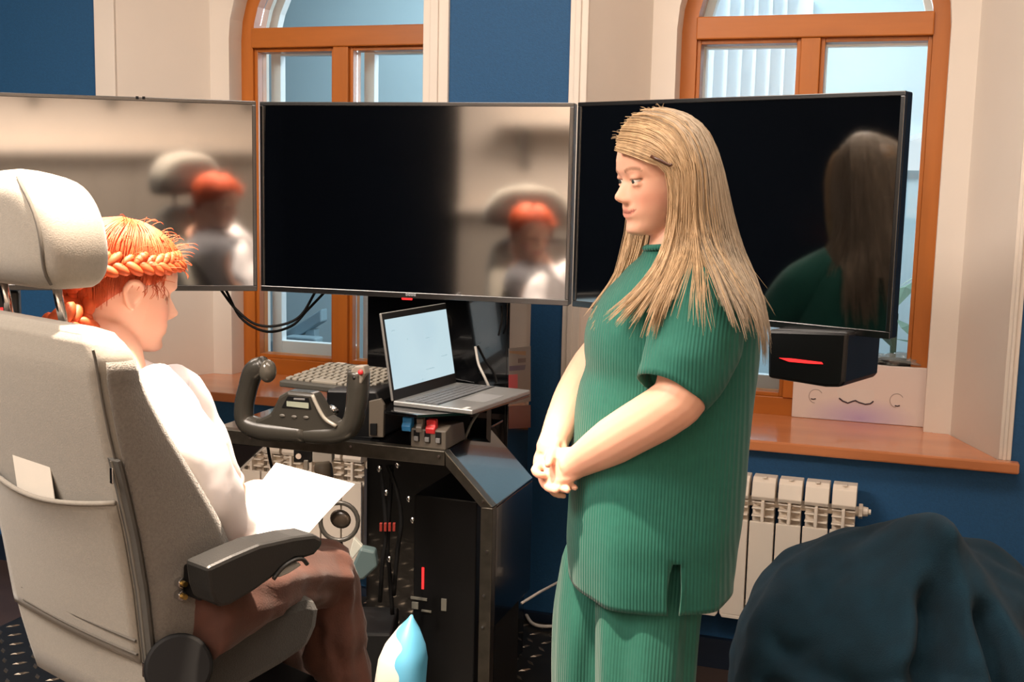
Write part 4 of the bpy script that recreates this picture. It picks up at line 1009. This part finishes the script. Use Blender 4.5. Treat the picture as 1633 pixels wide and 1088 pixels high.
# hair
random.seed(11)
def guide(pts): return catmull([QW(x, y, +d) for x, y, d in pts], 22)
GALL = [guide(g) for g in (
    [(984, 238, -.030), (1008, 246, -.066), (1038, 258, -.086), (1064, 272, -.094), (1070, 325, -.096), (1062, 380, -.093), (1046, 425, -.115), (1018, 462, -.150), (985, 492, -.165), (958, 516, -.160)],
    [(986, 222, -.012), (1016, 226, -.058), (1048, 240, -.086), (1074, 268, -.097), (1080, 328, -.102), (1072, 388, -.104), (1060, 430, -.145), (1038, 470, -.180), (1012, 505, -.195), (992, 532, -.195)],
    [(994, 203, .000), (1028, 205, -.046), (1064, 224, -.084), (1090, 268, -.099), (1092, 330, -.106), (1087, 388, -.112), (1078, 428, -.165), (1060, 468, -.225), (1044, 508, -.240), (1034, 545, -.244)],
    [(1008, 189, .004), (1046, 190, -.036), (1084, 214, -.076), (1106, 266, -.099), (1107, 330, -.108), (1102, 388, -.118), (1088, 428, -.180), (1068, 468, -.240), (1052, 508, -.252), (1042, 552, -.255)],
    [(1008, 189, .004), (1046, 190, -.036), (1084, 214, -.076), (1106, 266, -.099), (1108, 330, -.108), (1116, 388, -.120), (1134, 428, -.200), (1150, 466, -.265), (1164, 502, -.290), (1176, 536, -.296)],
    [(1026, 180, .006), (1064, 182, -.026), (1102, 206, -.062), (1126, 264, -.086), (1130, 330, -.094), (1136, 392, -.106), (1150, 434, -.20), (1166, 470, -.265), (1182, 505, -.295), (1194, 538, -.30)],
    [(1042, 176, .010), (1080, 180, -.010), (1118, 206, -.034), (1142, 264, -.052), (1152, 330, -.060), (1165, 392, -.070), (1182, 434, -.14), (1200, 476, -.215), (1210, 520, -.25), (1217, 560, -.25)],
    [(1052, 175, .014), (1090, 181, .008), (1128, 210, .000), (1151, 266, -.006), (1166, 332, -.010), (1183, 396, -.016), (1202, 442, -.05), (1216, 490, -.09), (1225, 540, -.12), (1225, 594, -.12)],
    [(1054, 175, .022), (1092, 182, .040), (1126, 214, .052), (1147, 268, .058), (1160, 334, .060), (1176, 398, .060), (1192, 446, .058), (1204, 495, .052), (1212, 545, .046), (1214, 585, .040)],
    [(1050, 177, .030), (1080, 186, .070), (1108, 220, .092), (1124, 272, .098), (1130, 336, .098), (1138, 400, .10), (1148, 446, .12), (1156, 490, .13), (1160, 530, .13), (1164, 560, .13)])]
GB = [guide(g) for g in (
    [(1000, 205, .030), (990, 232, .072), (996, 270, .090), (1002, 320, .092), (1000, 362, .086), (992, 400, .070), (984, 436, .044), (968, 464, .020), (948, 492, -.004), (930, 518, -.030)],
    [(1018, 190, .030), (1010, 225, .082), (1012, 270, .098), (1016, 320, .096), (1015, 365, .082), (1006, 405, .060), (994, 440, .030), (975, 470, .000), (956, 498, -.030), (938, 524, -.050)],
    [(1034, 182, .030), (1038, 222, .090), (1040, 275, .100), (1038, 325, .098), (1034, 370, .080), (1024, 410, .050), (1008, 445, .015), (990, 478, -.030), (968, 506, -.065), (950, 530, -.080)])]
GA1 = GALL[:4]; GA2 = GALL[4:]; GA = GALL
def strands(mb, G, n, rad, jit, spread, per=14):
    """n strands gathered into locks of `per` that taper together to a point"""
    for c_i in range(n//per):
        tc_ = random.random()*(len(G)-1); lnc = random.uniform(.80, 1.0)
        jc = Vector((random.gauss(0, jit), random.gauss(0, jit), random.gauss(0, jit*.4)))
        sc_ = Vector((random.gauss(0, 1), random.gauss(0, 1), random.gauss(0, .4)))*spread; lift = abs(random.gauss(0, .0016))
        for s_i in range(per):
            t = min(max(tc_+random.gauss(0, .16), 0), len(G)-1.001)
            j = Vector((random.gauss(0, jit), random.gauss(0, jit), random.gauss(0, jit)))*.8; ln = lnc*random.uniform(.86, 1.0)
            n_ = 15; pts = []; ph = random.uniform(0, 6)
            for k in range(n_):
                kk = k/(n_-1); x = kk*ln*21; q = min(int(x), 20); w_ = x-q
                tt = t+(tc_-t)*min(1, max(0, kk-.35)*1.35); a_ = min(int(tt), len(G)-2); u = tt-a_
                p0 = G[a_][q]*(1-w_)+G[a_][q+1]*w_; p1 = G[a_+1][q]*(1-w_)+G[a_+1][q+1]*w_
                wv = math.sin(kk*5+ph)*.0016*kk
                pts.append(p0*(1-u)+p1*u+jc*(.2+.8*kk)+j*(1-.6*kk)+sc_*max(0, kk-.45)**1.5+VR*wv+VF*(wv-lift))
            hairtube(mb, pts, rad*random.uniform(.6, 1.3))
def hair_mesh(sheets, n, wisps=None):
    hm = MB()
    for G, cut, cnt, jit, spr in sheets:                # a continuous under layer, then single strands over it
        n_ = len(G); vs = []; fs = []
        c0 = QW(1065, 300); M_ = 6*(n_-1)+1
        for i in range(M_):
            t = i/6; a = min(int(t), n_-2); u = t-a
            for k in range(cut):
                p = G[a][k]*(1-u)+G[a+1][k]*u
                d = (Vector((c0.x, c0.y, p.z))-p); d = d.normalized() if d.length > 0 else d
                vs.append(p+d*.006)
        for i in range(M_-1):
            for k in range(cut-1): fs.append((i*cut+k, (i+1)*cut+k, (i+1)*cut+k+1, i*cut+k+1))
        hm.add(vs, fs); strands(hm, G, cnt, .00085, jit, spr)
    return hm
blond_cool_lit = mat('cool_lit_blonde_hair', (166, 148, 126), 0.45, var=0.2, vscale=16, stretch=(5, 5, 0.5), spec=0.5)  # same blonde made greyer: cool light on the back hair painted into its colour
GC = [GALL[-1], guide([(1046, 179, .030), (1062, 205, .085), (1080, 270, .108), (1082, 330, .106), (1082, 390, .118), (1082, 436, .160), (1074, 480, .180), (1064, 520, .190), (1058, 540, .19), (1054, 560, .19)]), GB[2]]
hair_mesh([(GA2, 16, 1700, .0022, .016), (GC, 15, 500, .0022, .014)], 0).build('hair_length', blond_cool_lit, wf, smooth=True)
hm = hair_mesh([(GA1, 16, 1300, .0022, .018), (GB, 16, 800, .0022, .018)], 0)
strands(hm, [GA1[3], GA2[0]], 70, .0007, .004, .06, 5); strands(hm, GA1[1:], 45, .0006, .006, .10, 3); strands(hm, GA2[:3], 45, .0006, .006, .08, 3)
# fuzz over the forehead and crown
for i in range(46):
    t = random.random(); p = QW(985+75*t, 232-58*math.sin(t*1.45), +random.uniform(-.03, .04))
    d = (p-QW(1065, 290)).normalized()*.010+VR*random.uniform(-.022, .012)+VZ*random.uniform(-.006, .006)
    hairtube(hm, catmull([p, p+d*.6+VZ*.004, p+d], 6), .00035)
hm.build('hair', blond, wf, smooth=True)
hp_ = MB(); hp_.tube([QW(1038, 249, -.094), QW(1052, 256, -.101), QW(1068, 264, -.107), QW(1072, 262, -.108)], .0028, 8); hp_.build('hair_clip', mat('clip_brown', (70, 40, 26), .3), wf, smooth=True)

MB.S = 1.0
# ================================================================== CHAIR
HA = math.radians(40)
EF = (VR*math.sin(HA)+VF*math.cos(HA)).normalized(); ER = (VR*math.cos(HA)-VF*math.sin(HA)).normalized()
ch = thing('armchair', Q(60, 1200, 1.8), 'grey fabric high back cockpit chair with headrest and black armrest', 'chair')
ch.location.z = PZ; ORG[ch.name] = Vector(ch.location)
dzz = lambda px_: 1.62+1.19*(px_-175)/1142
rowsb = [(536, 128, .03, .165), (541, 138, .045, .185), (552, 146, .06, .205), (575, 152, .070, .222), (640, 163, .085, .23), (700, 175, .105, .23), (780, 195, .135, .23), (860, 213, .165, .23), (950, 228, .19, .228), (1060, 240, .19, .222), (1110, 246, .185, .215), (1170, 252, .17, .20)]
def backring(row, n=9, rad=.035):
    y, px_, th_, hw_ = row; cpt = Q(px_, y, dzz(px_)); cen = cpt-ER*hw_
    if y < 600:                                            # shrink about the centre line of the chair
        ref = Q(152, 575, dzz(152)); cen = ref-ER*.222; cen = Vector((cen.x, cen.y, cpt.z))+EF*(.012 if y < 545 else .004)
    r = min(rad, th_*.45); ring = []
    # rounded rectangle: rear edge bulges, front is softly hollow
    corners = ((hw_-r, r, -pi/2), (hw_-r, th_-r, 0), (-(hw_-r), th_-r, pi/2), (-(hw_-r), r, pi))
    for cx_, cy_, a0 in corners:
        for k in range(n):
            a = a0+pi/2*k/(n-1); ring.append(cen+ER*(cx_+r*math.cos(a))+EF*(cy_+r*math.sin(a)))
    return ring
rb = []
ysb = [r[0] for r in rowsb]
for y in list(np.linspace(536, 600, 10))+list(np.linspace(620, 1170, 16)):
    v = interp(rowsb, y); rb.append(backring((y, *v)))
MB().loft(rb).build('backrest', greyf, ch, smooth=True)
# side bolster over the right flank: same grey cloth, its shade painted in darker
def flank(y, t, off=.003):
    v = interp(rowsb, y); px_, th_, hw_ = v; cpt = Q(px_, y, dzz(px_)); cen = cpt-ER*hw_
    if y < 600:
        ref = Q(152, 575, dzz(152)); cen = ref-ER*.222; cen = Vector((cen.x, cen.y, cpt.z))+EF*.004
    return cen+ER*(hw_+off)+EF*(.012+(th_-.026)*t)
b = MB(); vs = []; fs = []; ny, ntt = 30, 8
for j in range(ny+1):
    for i in range(ntt+1):
        y = 580+(1120-580)*j/ny; t = i/ntt
        vs.append(flank(y, t, -.0005+.008*math.sin(pi*t)))
for j in range(ny):
    for i in range(ntt): fs.append((j*(ntt+1)+i, j*(ntt+1)+i+1, (j+1)*(ntt+1)+i+1, (j+1)*(ntt+1)+i))
o = b.add(vs, fs).build('side_panel', mat('grey_fabric_shaded', (108, 104, 98), 0.92, var=0.12, vscale=220, bump=0.5, bscale=380, sheen=0.3), ch, smooth=True); so = o.modifiers.new('t', 'SOLIDIFY'); so.thickness = .002; so.offset = 0
# seam / zip along the rear right corner
def rearpt(y, inset, off=.0):
    v = interp(rowsb, y); px_, th_, hw_ = v; cpt = Q(px_, y, dzz(px_)); return cpt-ER*inset-EF*off
MB().tube([rearpt(y, .010, -.006) for y in np.linspace(560, 735, 14)], .0022, 6).build('seam', mat('seam_grey', (84, 80, 74), .9), ch)
zp = MB()
for y0_, y1_ in ((735, 1078),):
    pts = [rearpt(y, .010, -.004) for y in np.linspace(y0_, y1_, 24)]; zp.tube(pts, .016, 6, flat=.3, fdir=EF)
zp.build('zip_tape', mat('zip_tape', (70, 68, 64), .7), ch)
zt_ = MB().tube([rearpt(y, .010, .000) for y in np.linspace(737, 1076, 24)], .0028, 6); zt_.build('zip_teeth', mat('zip_teeth', (150, 148, 140), .35, metal=.7), ch)
for y in (760, 1070): q = rearpt(y, .010, .004); MB().obox(q-ER*.005-VZ*.012, ER*.008, -EF*.003, VZ*.024).build('zip_pull', chrome, ch, bevel=.0015)
# rear pocket: a slack second layer with an open lip
b = MB(); vs = []; fs = []; nx, nz_ = 18, 14
for j in range(nz_+1):
    for i in range(nx+1):
        u = i/nx; t = j/nz_
        y = 808+(1065-808)*t; v = interp(rowsb, y); w_ = v[2]*2-.05
        p = rearpt(y, .025+w_*u, .003+.020*math.sin(pi*u)**.6*(1-t)**.7+.006*math.sin(pi*u))
        if t < .3: p = p-VZ*(.022*math.sin(pi*u)*(1-t/.3))
        vs.append(p)
for j in range(nz_):
    for i in range(nx): fs.append((j*(nx+1)+i, j*(nx+1)+i+1, (j+1)*(nx+1)+i+1, (j+1)*(nx+1)+i))
o = b.add(vs, fs).build('rear_pocket', greyf, ch, smooth=True); so = o.modifiers.new('t', 'SOLIDIFY'); so.thickness = .004
MB().tube([vs[i]+VZ*.001 for i in range(nx+1)], .004, 6).build('pocket_hem', greyf, ch, smooth=True)
for y in (1028, 1050): MB().tube([rearpt(y, .025+.35*u, .006+.006*math.sin(pi*u)) for u in np.linspace(0, 1, 10)], .0025, 5).build('stitched_seam', MATS['seam_grey'], ch)
# headrest
hc = rearpt(400, 0); refc = Q(152, 575, dzz(152))-ER*.222
hz0, hz1 = Q(100, 480, 1.6).z, Q(60, 268, 1.6).z
hcen = Vector((refc.x, refc.y, (hz0+hz1)/2))-EF*.005-ER*.076
hh = (hz1-hz0)/2; rings_ = []
def hkx(t): u = (t+.55)/1.55; return max((1-max(0, u)**2.3)**(1/2.1), .05) if u > 0 else max((1-(-u/.29)**4*.12), .8)
for j in range(15):
    t = -1+2*j/14; z = hcen.z+hh*t
    kx_ = hkx(t)
    kt = max((1-abs(t)**7)**.5, .2) if t > 0 else max((1-abs(t)**5)**.5, .55)
    hw_ = .182*kx_; th_ = .125*kt; c = Vector((hcen.x, hcen.y, z))+EF*.06
    rings_.append([c+ER*(hw_*abs(math.cos(a))**.5*(1 if math.cos(a) > 0 else -1))+EF*(th_/2*abs(math.sin(a))**.45*(1 if math.sin(a) > 0 else -1)) for a in [2*pi*i/48 for i in range(48)]])
MB().loft(rings_).build('headrest', greyf, ch, smooth=True, sub=1)
hs2 = MB(); pts = []
for j in range(1, 14):
    t = -1+2*j/14; kx_ = hkx(t)
    kt = max((1-abs(t)**7)**.5, .2) if t > 0 else max((1-abs(t)**5)**.5, .55)
    c = Vector((hcen.x, hcen.y, hcen.z+hh*t))+EF*.06; pts.append(c+ER*(.182*kx_*.86)-EF*(.125*kt*.5*.86-.001))
MB().tube(pts, .0028, 6).build('headrest_seam', MATS['seam_grey'], ch, smooth=True)
for sg in (-1, 1):
    pb = Vector((hcen.x, hcen.y, hcen.z-hh+.02))+ER*(.016+.085*sg)+EF*.055
    q = Vector((pb.x, pb.y, 0)); zb = Q(85, 545, 1.65).z-.03
    MB().tube([pb, Vector((pb.x, pb.y, zb))+EF*.02], .0072, 12).build('headrest_post', chrome, ch, smooth=True)
    zc2 = Q(95, 541, 1.66).z
    MB().obox(Vector((pb.x, pb.y, zc2-.012))-ER*.035+EF*.0, ER*.07, EF*.035, VZ*.017).build('post_collar', greyp, ch, bevel=.005)
# armrest, drawn in its outer side plane
pa = Q(335, 930, 1.64); nr = np.array(ER)
def AP(x, y, off=0): return onP(x, y, pa+ER*off, nr)
arm = [(331, 906), (372, 887), (415, 869), (470, 857), (503, 853), (516, 860), (514, 872), (502, 886), (484, 892), (470, 893), (452, 905), (436, 922), (405, 944), (368, 966), (352, 970), (342, 962), (336, 945)]
MB().prism([AP(x, y) for x, y in arm], -ER*.058).build('armrest', vinyl, ch, bevel=.014)
MB().prism([AP(x, y, .0005) for x, y in ((440, 919), (452, 906), (478, 897), (482, 902), (462, 915), (446, 922))], -ER*.03).build('armrest_grip', mat('grip_grey', (140, 142, 138), .4), ch, bevel=.003)
MB().tube(catmull([AP(x, y, .002) for x, y in ((436, 924), (450, 906), (468, 894), (482, 892), (490, 900))], 14), .0035, 7).build('armrest_trim', vinyl, ch, smooth=True)
pq = AP(318, 930, -.058); MB().obox(pq-VZ*.03+EF*.0, EF*.10, -ER*.06, VZ*.05).build('armrest_bracket', blackm, ch, bevel=.004)
# bolts on the flank by the armrest root
# seat cushion and frame
ps = flank(1000, 1.0, .012); 
def SP(x, y, off=0): return onP(x, y, ps+ER*off, nr)
for y in (929, 949):
    q = SP(287, y, 0); MB().tube([q-ER*.014, q+ER*.008], .009, 6).build('bolt', chrome, ch, bevel=.002); MB().tube([q+ER*.008, q+ER*.015], .0045, 8).build('bolt_tip', mat('brass', (190, 160, 90), .3, metal=1), ch)
seat_poly = [(290, 1075), (300, 1034), (335, 1010), (420, 978), (492, 953), (510, 957), (514, 972), (510, 1000), (497, 1034), (452, 1064), (390, 1100), (330, 1130), (292, 1135)]
MB().prism([SP(x, y) for x, y in seat_poly], -ER*.47).build('seat', dgreyf, ch, bevel=.022)
MB().tube([SP(285, 1065, .012), SP(285, 1065, .040)], [.052, .050], 28).build('recline_knob', blackm, ch, bevel=.005)
MB().tube([SP(285, 1065, .0), SP(285, 1065, .012)], .015, 12).build('knob_shaft', blackp, ch)
sb = SP(300, 1110, -.23)
MB().tube([Vector((sb.x, sb.y, PZ+.002))+EF*.06, Vector((sb.x, sb.y, sb.z-.05))+EF*.06], .06, 16).build('pedestal', blackp, ch, smooth=False)
MB().obox(Vector((sb.x, sb.y, PZ+.002))-ER*.22-EF*.16, ER*.44, EF*.44, VZ*.03).build('base_plate', blackp, ch, bevel=.004)
MB().obox(Vector((sb.x, sb.y, sb.z-.06))-ER*.20-EF*.10, ER*.40, EF*.34, VZ*.04).build('seat_frame', blackm, ch, bevel=.004)
la = MB().prism([AP(x, y) for x, y in arm], -ER*.068)
la.v = [v-ER*(.60) for v in la.v]; la.build('armrest', vinyl, ch, bevel=.010)
# card in the pocket
cq = rearpt(806, .19, .006)
o = MB().obox(cq-VZ*.05+EF*.002, -ER*.12, -EF*.0015, VZ*.085-ER*.02).build('folded_card', mat('card_grey', (200, 194, 184), .7), bevel=.0005)
tag(o, 'pale folded paper sticking out of the chair back pocket', 'paper')

# ================================================================== SEATED GIRL
DG = 1.93
gf = thing('person', Q(330, 980, 2.0), 'seated person with braided red hair in a white shirt and brown trousers, head bowed', 'person')
f0 = (VR*math.cos(math.radians(35))+VF*math.sin(math.radians(35))); pt_ = math.radians(13)
GH = Frame(f0*math.cos(pt_)-VZ*math.sin(pt_), VZ*math.cos(pt_)+f0*math.sin(pt_), .93, (-.008, -.074, .100), Q(207, 472, DG-.01))
gb = MB(); gb.add([GH(*v) for v in HV], HF)
earp = [GH(.004, -.074, .092), GH(.010, -.080, .110), GH(.004, -.085, .124), GH(-.012, -.087, .127), GH(-.022, -.086, .114), GH(-.018, -.083, .098), GH(-.006, -.079, .082), GH(.003, -.075, .080)]
gb.tube(catmull(earp, 22), .0052, 8); gb.ell(GH(-.006, -.077, .104), (.014, .004, .022), (GH.f, GH.l, GH.u), 12, 8)
gb.tube(catmull([GH(-.03, 0, .08), GH(-.045, 0, .03), Q(165, 565, DG+.0), Q(150, 620, DG-.02)], 10), [.052, .052, .052, .053, .055, .058, .064, .075, .09, .10], 20)
gt = [(575, 115, 220, .055), (610, 90, 262, .09), (660, 90, 280, .11), (760, 145, 290, .10), (880, 215, 310, .09), (930, 240, 320, .08)]
gb.loft(rings_from(dense(gt, 12), DG-.0, 24))
for pts, rr_ in (([(240, 640, -.06), (285, 710, -.10), (335, 790, -.10), (352, 830, -.06), (372, 842, .02), (388, 838, .08), (398, 834, .11)], [.042, .042, .040, .036, .030, .026, .024, .023]),
                 ([(250, 640, .10), (300, 720, .18), (345, 770, .24), (368, 785, .26), (380, 786, .27)], [.042, .04, .035, .026, .023])):
    P_ = catmull([Q(x, y, DG+d) for x, y, d in pts], 20); gb.tube(P_, [float(np.interp(k/19, np.linspace(0, 1, len(rr_)), rr_)) for k in range(20)], 14)
# hands on the sheet
def small_hand(mb, w_, dirv, nrm, sgn):
    dirv = dirv.normalized(); nrm = (nrm-dirv*nrm.dot(dirv)).normalized(); sd = dirv.cross(nrm).normalized()*sgn
    mb.ell(w_+dirv*.035, (.040, .032, .014), (dirv, sd, nrm), 16, 10)
    for off, ln, r in ((-.024, .058, .0075), (-.008, .064, .0078), (.008, .060, .0075), (.023, .048, .0068)):
        p = w_+dirv*.062+sd*off; finger(mb, [p-dirv*.015, p+dirv*ln*.35+nrm*.006, p+dirv*ln*.75+nrm*.001, p+dirv*ln-nrm*.008], r)
    p = w_+dirv*.02-sd*.026; finger(mb, [p, p+dirv*.022-sd*.016, p+dirv*.046-sd*.016+nrm*.004, p+dirv*.060-sd*.010+nrm*.004], .0085)
hd1 = Q(398, 834, DG+.11); small_hand(gb, hd1, VR*.5+VF*.8+VZ*.15, VZ+VR*-.2, 1)
hd2 = Q(380, 786, DG+.27); small_hand(gb, hd2, VR*.9-VF*.1+VZ*.05, VZ*.8-VF*.6, -1)
def gcol(co):
    d = (co-np.array(GH.o))/GH.k; x = d @ np.array(GH.f); y = d @ np.array(GH.l); z = d @ np.array(GH.u)
    c = np.tile(np.array(lin((232, 180, 156))), (len(co), 1))
    m_ = (.35*np.exp(-((np.abs(y)-.045)/.02)**2-((z-.075)/.02)**2)*(x > .03))[:, None]
    c = c*(1-m_)+np.array(lin((224, 138, 122)))[None]*m_
    for sg in (-1, 1):
        m_ = (np.clip(1.4*np.exp(-((z-.106)/.0025)**2)*(np.abs(y-sg*.033) < .017), 0, .8)*(x > .055))[:, None]
        c = c*(1-m_)+np.array(lin((120, 66, 40)))[None]*m_
    zm = .0485+2*y*y; m_ = (.6*(np.abs(z-zm) < .008)*(np.abs(y) < .022)*(x > .05))[:, None]
    c = c*(1-m_)+np.array(lin((206, 116, 108)))[None]*m_
    return c
remeshed(gb, 'body', skinm, gf, .0036, 4, gcol)
# shirt
gs_ = [(566, 128, 205, .060), (580, 108, 228, .085), (596, 90, 255, .115), (615, 76, 280, .135), (640, 68, 296, .145), (670, 66, 302, .145), (720, 110, 308, .135), (800, 160, 318, .12), (880, 205, 330, .11), (940, 235, 335, .09)]
def wobg(a, y): return .02*math.sin(7*a+y*.02)*min(1, max(0, (y-640)/150))
sh_ = MB().loft(rings_from(dense(gs_, 36), DG, 60, 2.1, wobg), cap=False).build('shirt', shirt, gf, smooth=True)
def gsleeve(pts, rad, amp):
    P_ = catmull([Q(x, y, DG+d) for x, y, d in pts], 26); R_ = [float(np.interp(k/25, np.linspace(0, 1, len(rad)), rad)) for k in range(26)]
    b = MB(); b.tube(P_, R_, 32, cap=True)
    b.v = [v+Vector((noise.noise(v*16), noise.noise(v*16+Vector((9, 0, 0))), noise.noise(v*16+Vector((0, 9, 0)))))*amp for v in b.v]
    return b.build('sleeve', shirt, gf, smooth=True)
gsleeve([(232, 622, -.06), (262, 668, -.10), (298, 730, -.11), (330, 785, -.10), (345, 822, -.06), (362, 838, .00), (378, 840, .05)], [.052, .062, .060, .056, .052, .045, .036], .010)
gsleeve([(262, 622, .08), (296, 660, .14), (325, 715, .19), (350, 760, .235), (366, 780, .25)], [.05, .055, .052, .045, .034], .012)
MB().tube(catmull([Q(282, 612, DG+.04), Q(298, 632, DG+.02), Q(304, 655, DG+.0), Q(300, 672, DG-.02)], 10), [.008, .011, .011, .010, .010, .010, .010, .010, .008, .006], 8).build('shirt_placket', shirt, gf, smooth=True)
# trousers: thighs along the seat, shins down to the platform
for k, off in enumerate((0.0, -.19)):
    o_ = ER*off
    P_ = catmull([Q(300, 975, 1.74)+o_, Q(380, 950, 1.86)+o_, Q(450, 925, 2.00)+o_, Q(498, 912, 2.10)+o_, Q(522, 930, 2.14)+o_, Q(527, 990, 2.14)+o_, Q(548, 1088, 2.14)+o_, Q(570, 1230, 2.16)+o_, Q(580, 1330, 2.16)+o_], 46)
    b = MB(); b.tube(P_, [float(np.interp(i, [0, 10, 18, 24, 30, 45], [.076, .070, .064, .060, .058, .064])) for i in range(46)], 40)
    b.v = [v+Vector((noise.noise(v*11), noise.noise(v*11+Vector((9, 0, 0))), noise.noise(v*11+Vector((0, 9, 0)))))*.018+Vector((noise.noise(v*26), noise.noise(v*26+Vector((5, 0, 0))), 0))*.010 for v in b.v]
    for i, v in enumerate(b.v):                            # pulled folds running along the cloth
        kk, aa = i//40, 2*pi*(i%40)/40; cc = P_[kk]; dd = (v-cc); b.v[i] = cc+dd*(1+.07*math.sin(4*aa+kk*.22)*max(.25, min(1, abs(kk-20)/10))+.05*math.sin(9*aa-kk*.35))
    b.build('trouser_leg', cord, gf, smooth=True)
    e_ = P_[-1]; s0 = Vector((e_.x, e_.y, PZ+.001))
    MB().tube([e_, Vector((e_.x, e_.y, PZ+.06))], .035, 12).build('ankle', skinm, gf, smooth=True)
    MB().loft([[s0+EF*(.05+ex*math.cos(t))+ER*(.040*math.sin(t))+VZ*zz_ for t in [2*pi*i/20 for i in range(20)]] for ex, zz_ in ((.12, .001), (.125, .02), (.11, .045), (.075, .075), (.04, .10))]).build('shoe', mat('shoe_white', (210, 205, 200), .5), gf, smooth=True)
# hair: scalp layer, strands, braid round the head and down the nape
random.seed(5)
gh = MB()
def scalp(z, a, off):
    prof = [(.05, .06, -.074, .060), (.085, .085, -.090, .070), (.110, .084, -.098, .073), (.130, .092, -.103, .075), (.150, .091, -.104, .0765), (.170, .084, -.100, .075), (.190, .070, -.088, .068), (.205, .051, -.070, .056), (.216, .028, -.048, .040), (.222, .005, -.03, .024), (.225, -.012, -.014, .001)]
    xf, xb, w = interp(prof, z); c, s_ = math.cos(a), math.sin(a); e = 2/2.35
    return (( (xf+xb)/2+((xf-xb)/2+off)*abs(c)**e*(1 if c > 0 else -1)), (w+off)*abs(s_)**e*(1 if s_ > 0 else -1), z+off*max(0, (z-.15)/.075))
def hairline(a):                         # lowest z of the hair at angle a (0 = face)
    a = abs((a+pi) % (2*pi)-pi); return float(np.interp(a, [0, .5, .9, 1.25, 1.5, 1.8, 2.2, pi], [.186, .182, .170, .128, .122, .098, .066, .056]))
vs = []; fs = []; NA, NZ_ = 72, 16
for j in range(NZ_+1):
    for i in range(NA):
        a = 2*pi*i/NA; z0_ = hairline(a); z = z0_+(.2249-z0_)*(j/NZ_); vs.append(GH(*scalp(z, a, .004 if j == 0 else .009)))
for j in range(NZ_):
    for i in range(NA): fs.append((j*NA+i, j*NA+(i+1) % NA, (j+1)*NA+(i+1) % NA, (j+1)*NA+i))
gh.add(vs, fs)
for i in range(1100):                     # combed strands from the parting outwards and back
    a = random.uniform(-pi, pi); z0_ = hairline(a)
    n_ = 10; pts = []
    a2 = a*random.uniform(.93, 1.07); zs_ = .2245; ze = z0_+random.uniform(-.002, .03); of = random.uniform(.009, .0125)
    for k in range(n_):
        t = k/(n_-1); pts.append(GH(*scalp(zs_+(ze-zs_)*t**1.3, a+(a2-a)*t, of)))
    hairtube(gh, pts, .0011)
for i in range(90):                       # fly-away hairs
    a = random.uniform(-2.2, .9); z = random.uniform(hairline(a), .222); p = GH(*scalp(z, a, .009)); nrm = (p-GH(-.01, 0, .11)).normalized()
    q = nrm*random.uniform(.006, .022); t_ = GH.f*random.uniform(-.01, .022)
    hairtube(gh, catmull([p, p+q*.6+t_*.3, p+q+t_, p+q*.8+t_*1.6], 7), .0005)
for i in range(70):                       # loose fringe at the forehead and whiskers by the ear
    if i < 40: p = GH(*scalp(random.uniform(.165, .19), random.uniform(-.9, .3), .008)); d = GH.f*.026*random.random()-VZ*.018*random.random()+GH.l*random.uniform(-.012, .012)
    else: p = GH(*scalp(random.uniform(.12, .15), random.uniform(-1.6, -1.1), .008)); d = -VZ*random.uniform(.010, .026)+GH.f*random.uniform(-.012, .012)-GH.l*.004
    hairtube(gh, catmull([p, p+d*.5+GH.f*.004, p+d], 6), .0006)
gh.build('hair', redh, gf, smooth=True)
br = MB()
def braid(path, n, r0, r1, outv):
    P_ = catmull(path, 3*n); 
    for i in range(n):
        for sg in (-1, 1):
            c = P_[min(3*n-1, 3*i+(0 if sg < 0 else 1))]; t = (P_[min(3*n-1, 3*i+2)]-P_[max(0, 3*i-1)]).normalized(); r = (r0+(r1-r0)*i/n)*random.uniform(.82, 1.12)
            o_ = outv(c); up_ = t.cross(o_).normalized(); d = (t*.75-up_*sg*.65).normalized(); s3 = d.cross(o_).normalized(); o3 = s3.cross(d).normalized()
            br.ell(c+up_*sg*r*.55+o3*r*.25, (r*1.25, r*.62, r*.55), (d, s3, o3), 12, 8)
cen_ = GH(-.01, 0, .12)
bp_ = [GH(*scalp(z, a, .010)) for z, a in ((.176, -.62), (.170, -.95), (.164, -1.25), (.158, -1.55), (.148, -1.9), (.132, -2.25), (.112, -2.6), (.09, -2.9))]
braid(bp_, 15, .0125, .0165, lambda c: (c-cen_).normalized())
np_ = GH(-.09, -.02, .062)
braid([GH(*scalp(.085, -2.9, .008)), Q(140, 500, DG-.03), Q(118, 512, DG-.06), Q(95, 518, DG-.07), Q(72, 518, DG-.05)], 6, .021, .017, lambda c: -VF)
br.build('braid', redh, gf, smooth=True)
# sheet of paper in her lap
pc_ = [Q(338, 884, DG-.07), Q(470, 878, DG+.04), Q(566, 772, DG+.26), Q(440, 738, DG+.30)]
b = MB(); vs = []; fs = []; n_ = 12
for j in range(n_+1):
    for i in range(n_+1):
        u, t = i/n_, j/n_; p = (pc_[0]*(1-u)+pc_[1]*u)*(1-t)+(pc_[3]*(1-u)+pc_[2]*u)*t
        vs.append(p+VZ*(.004*math.sin(pi*t)))
for j in range(n_):
    for i in range(n_): fs.append((j*(n_+1)+i, j*(n_+1)+i+1, (j+1)*(n_+1)+i+1, (j+1)*(n_+1)+i))
o = b.add(vs, fs).build('paper_sheet', paperm, smooth=True); so = o.modifiers.new('t', 'SOLIDIFY'); so.thickness = .001
tag(o, 'white sheet of paper held over the lap of the seated person', 'paper')
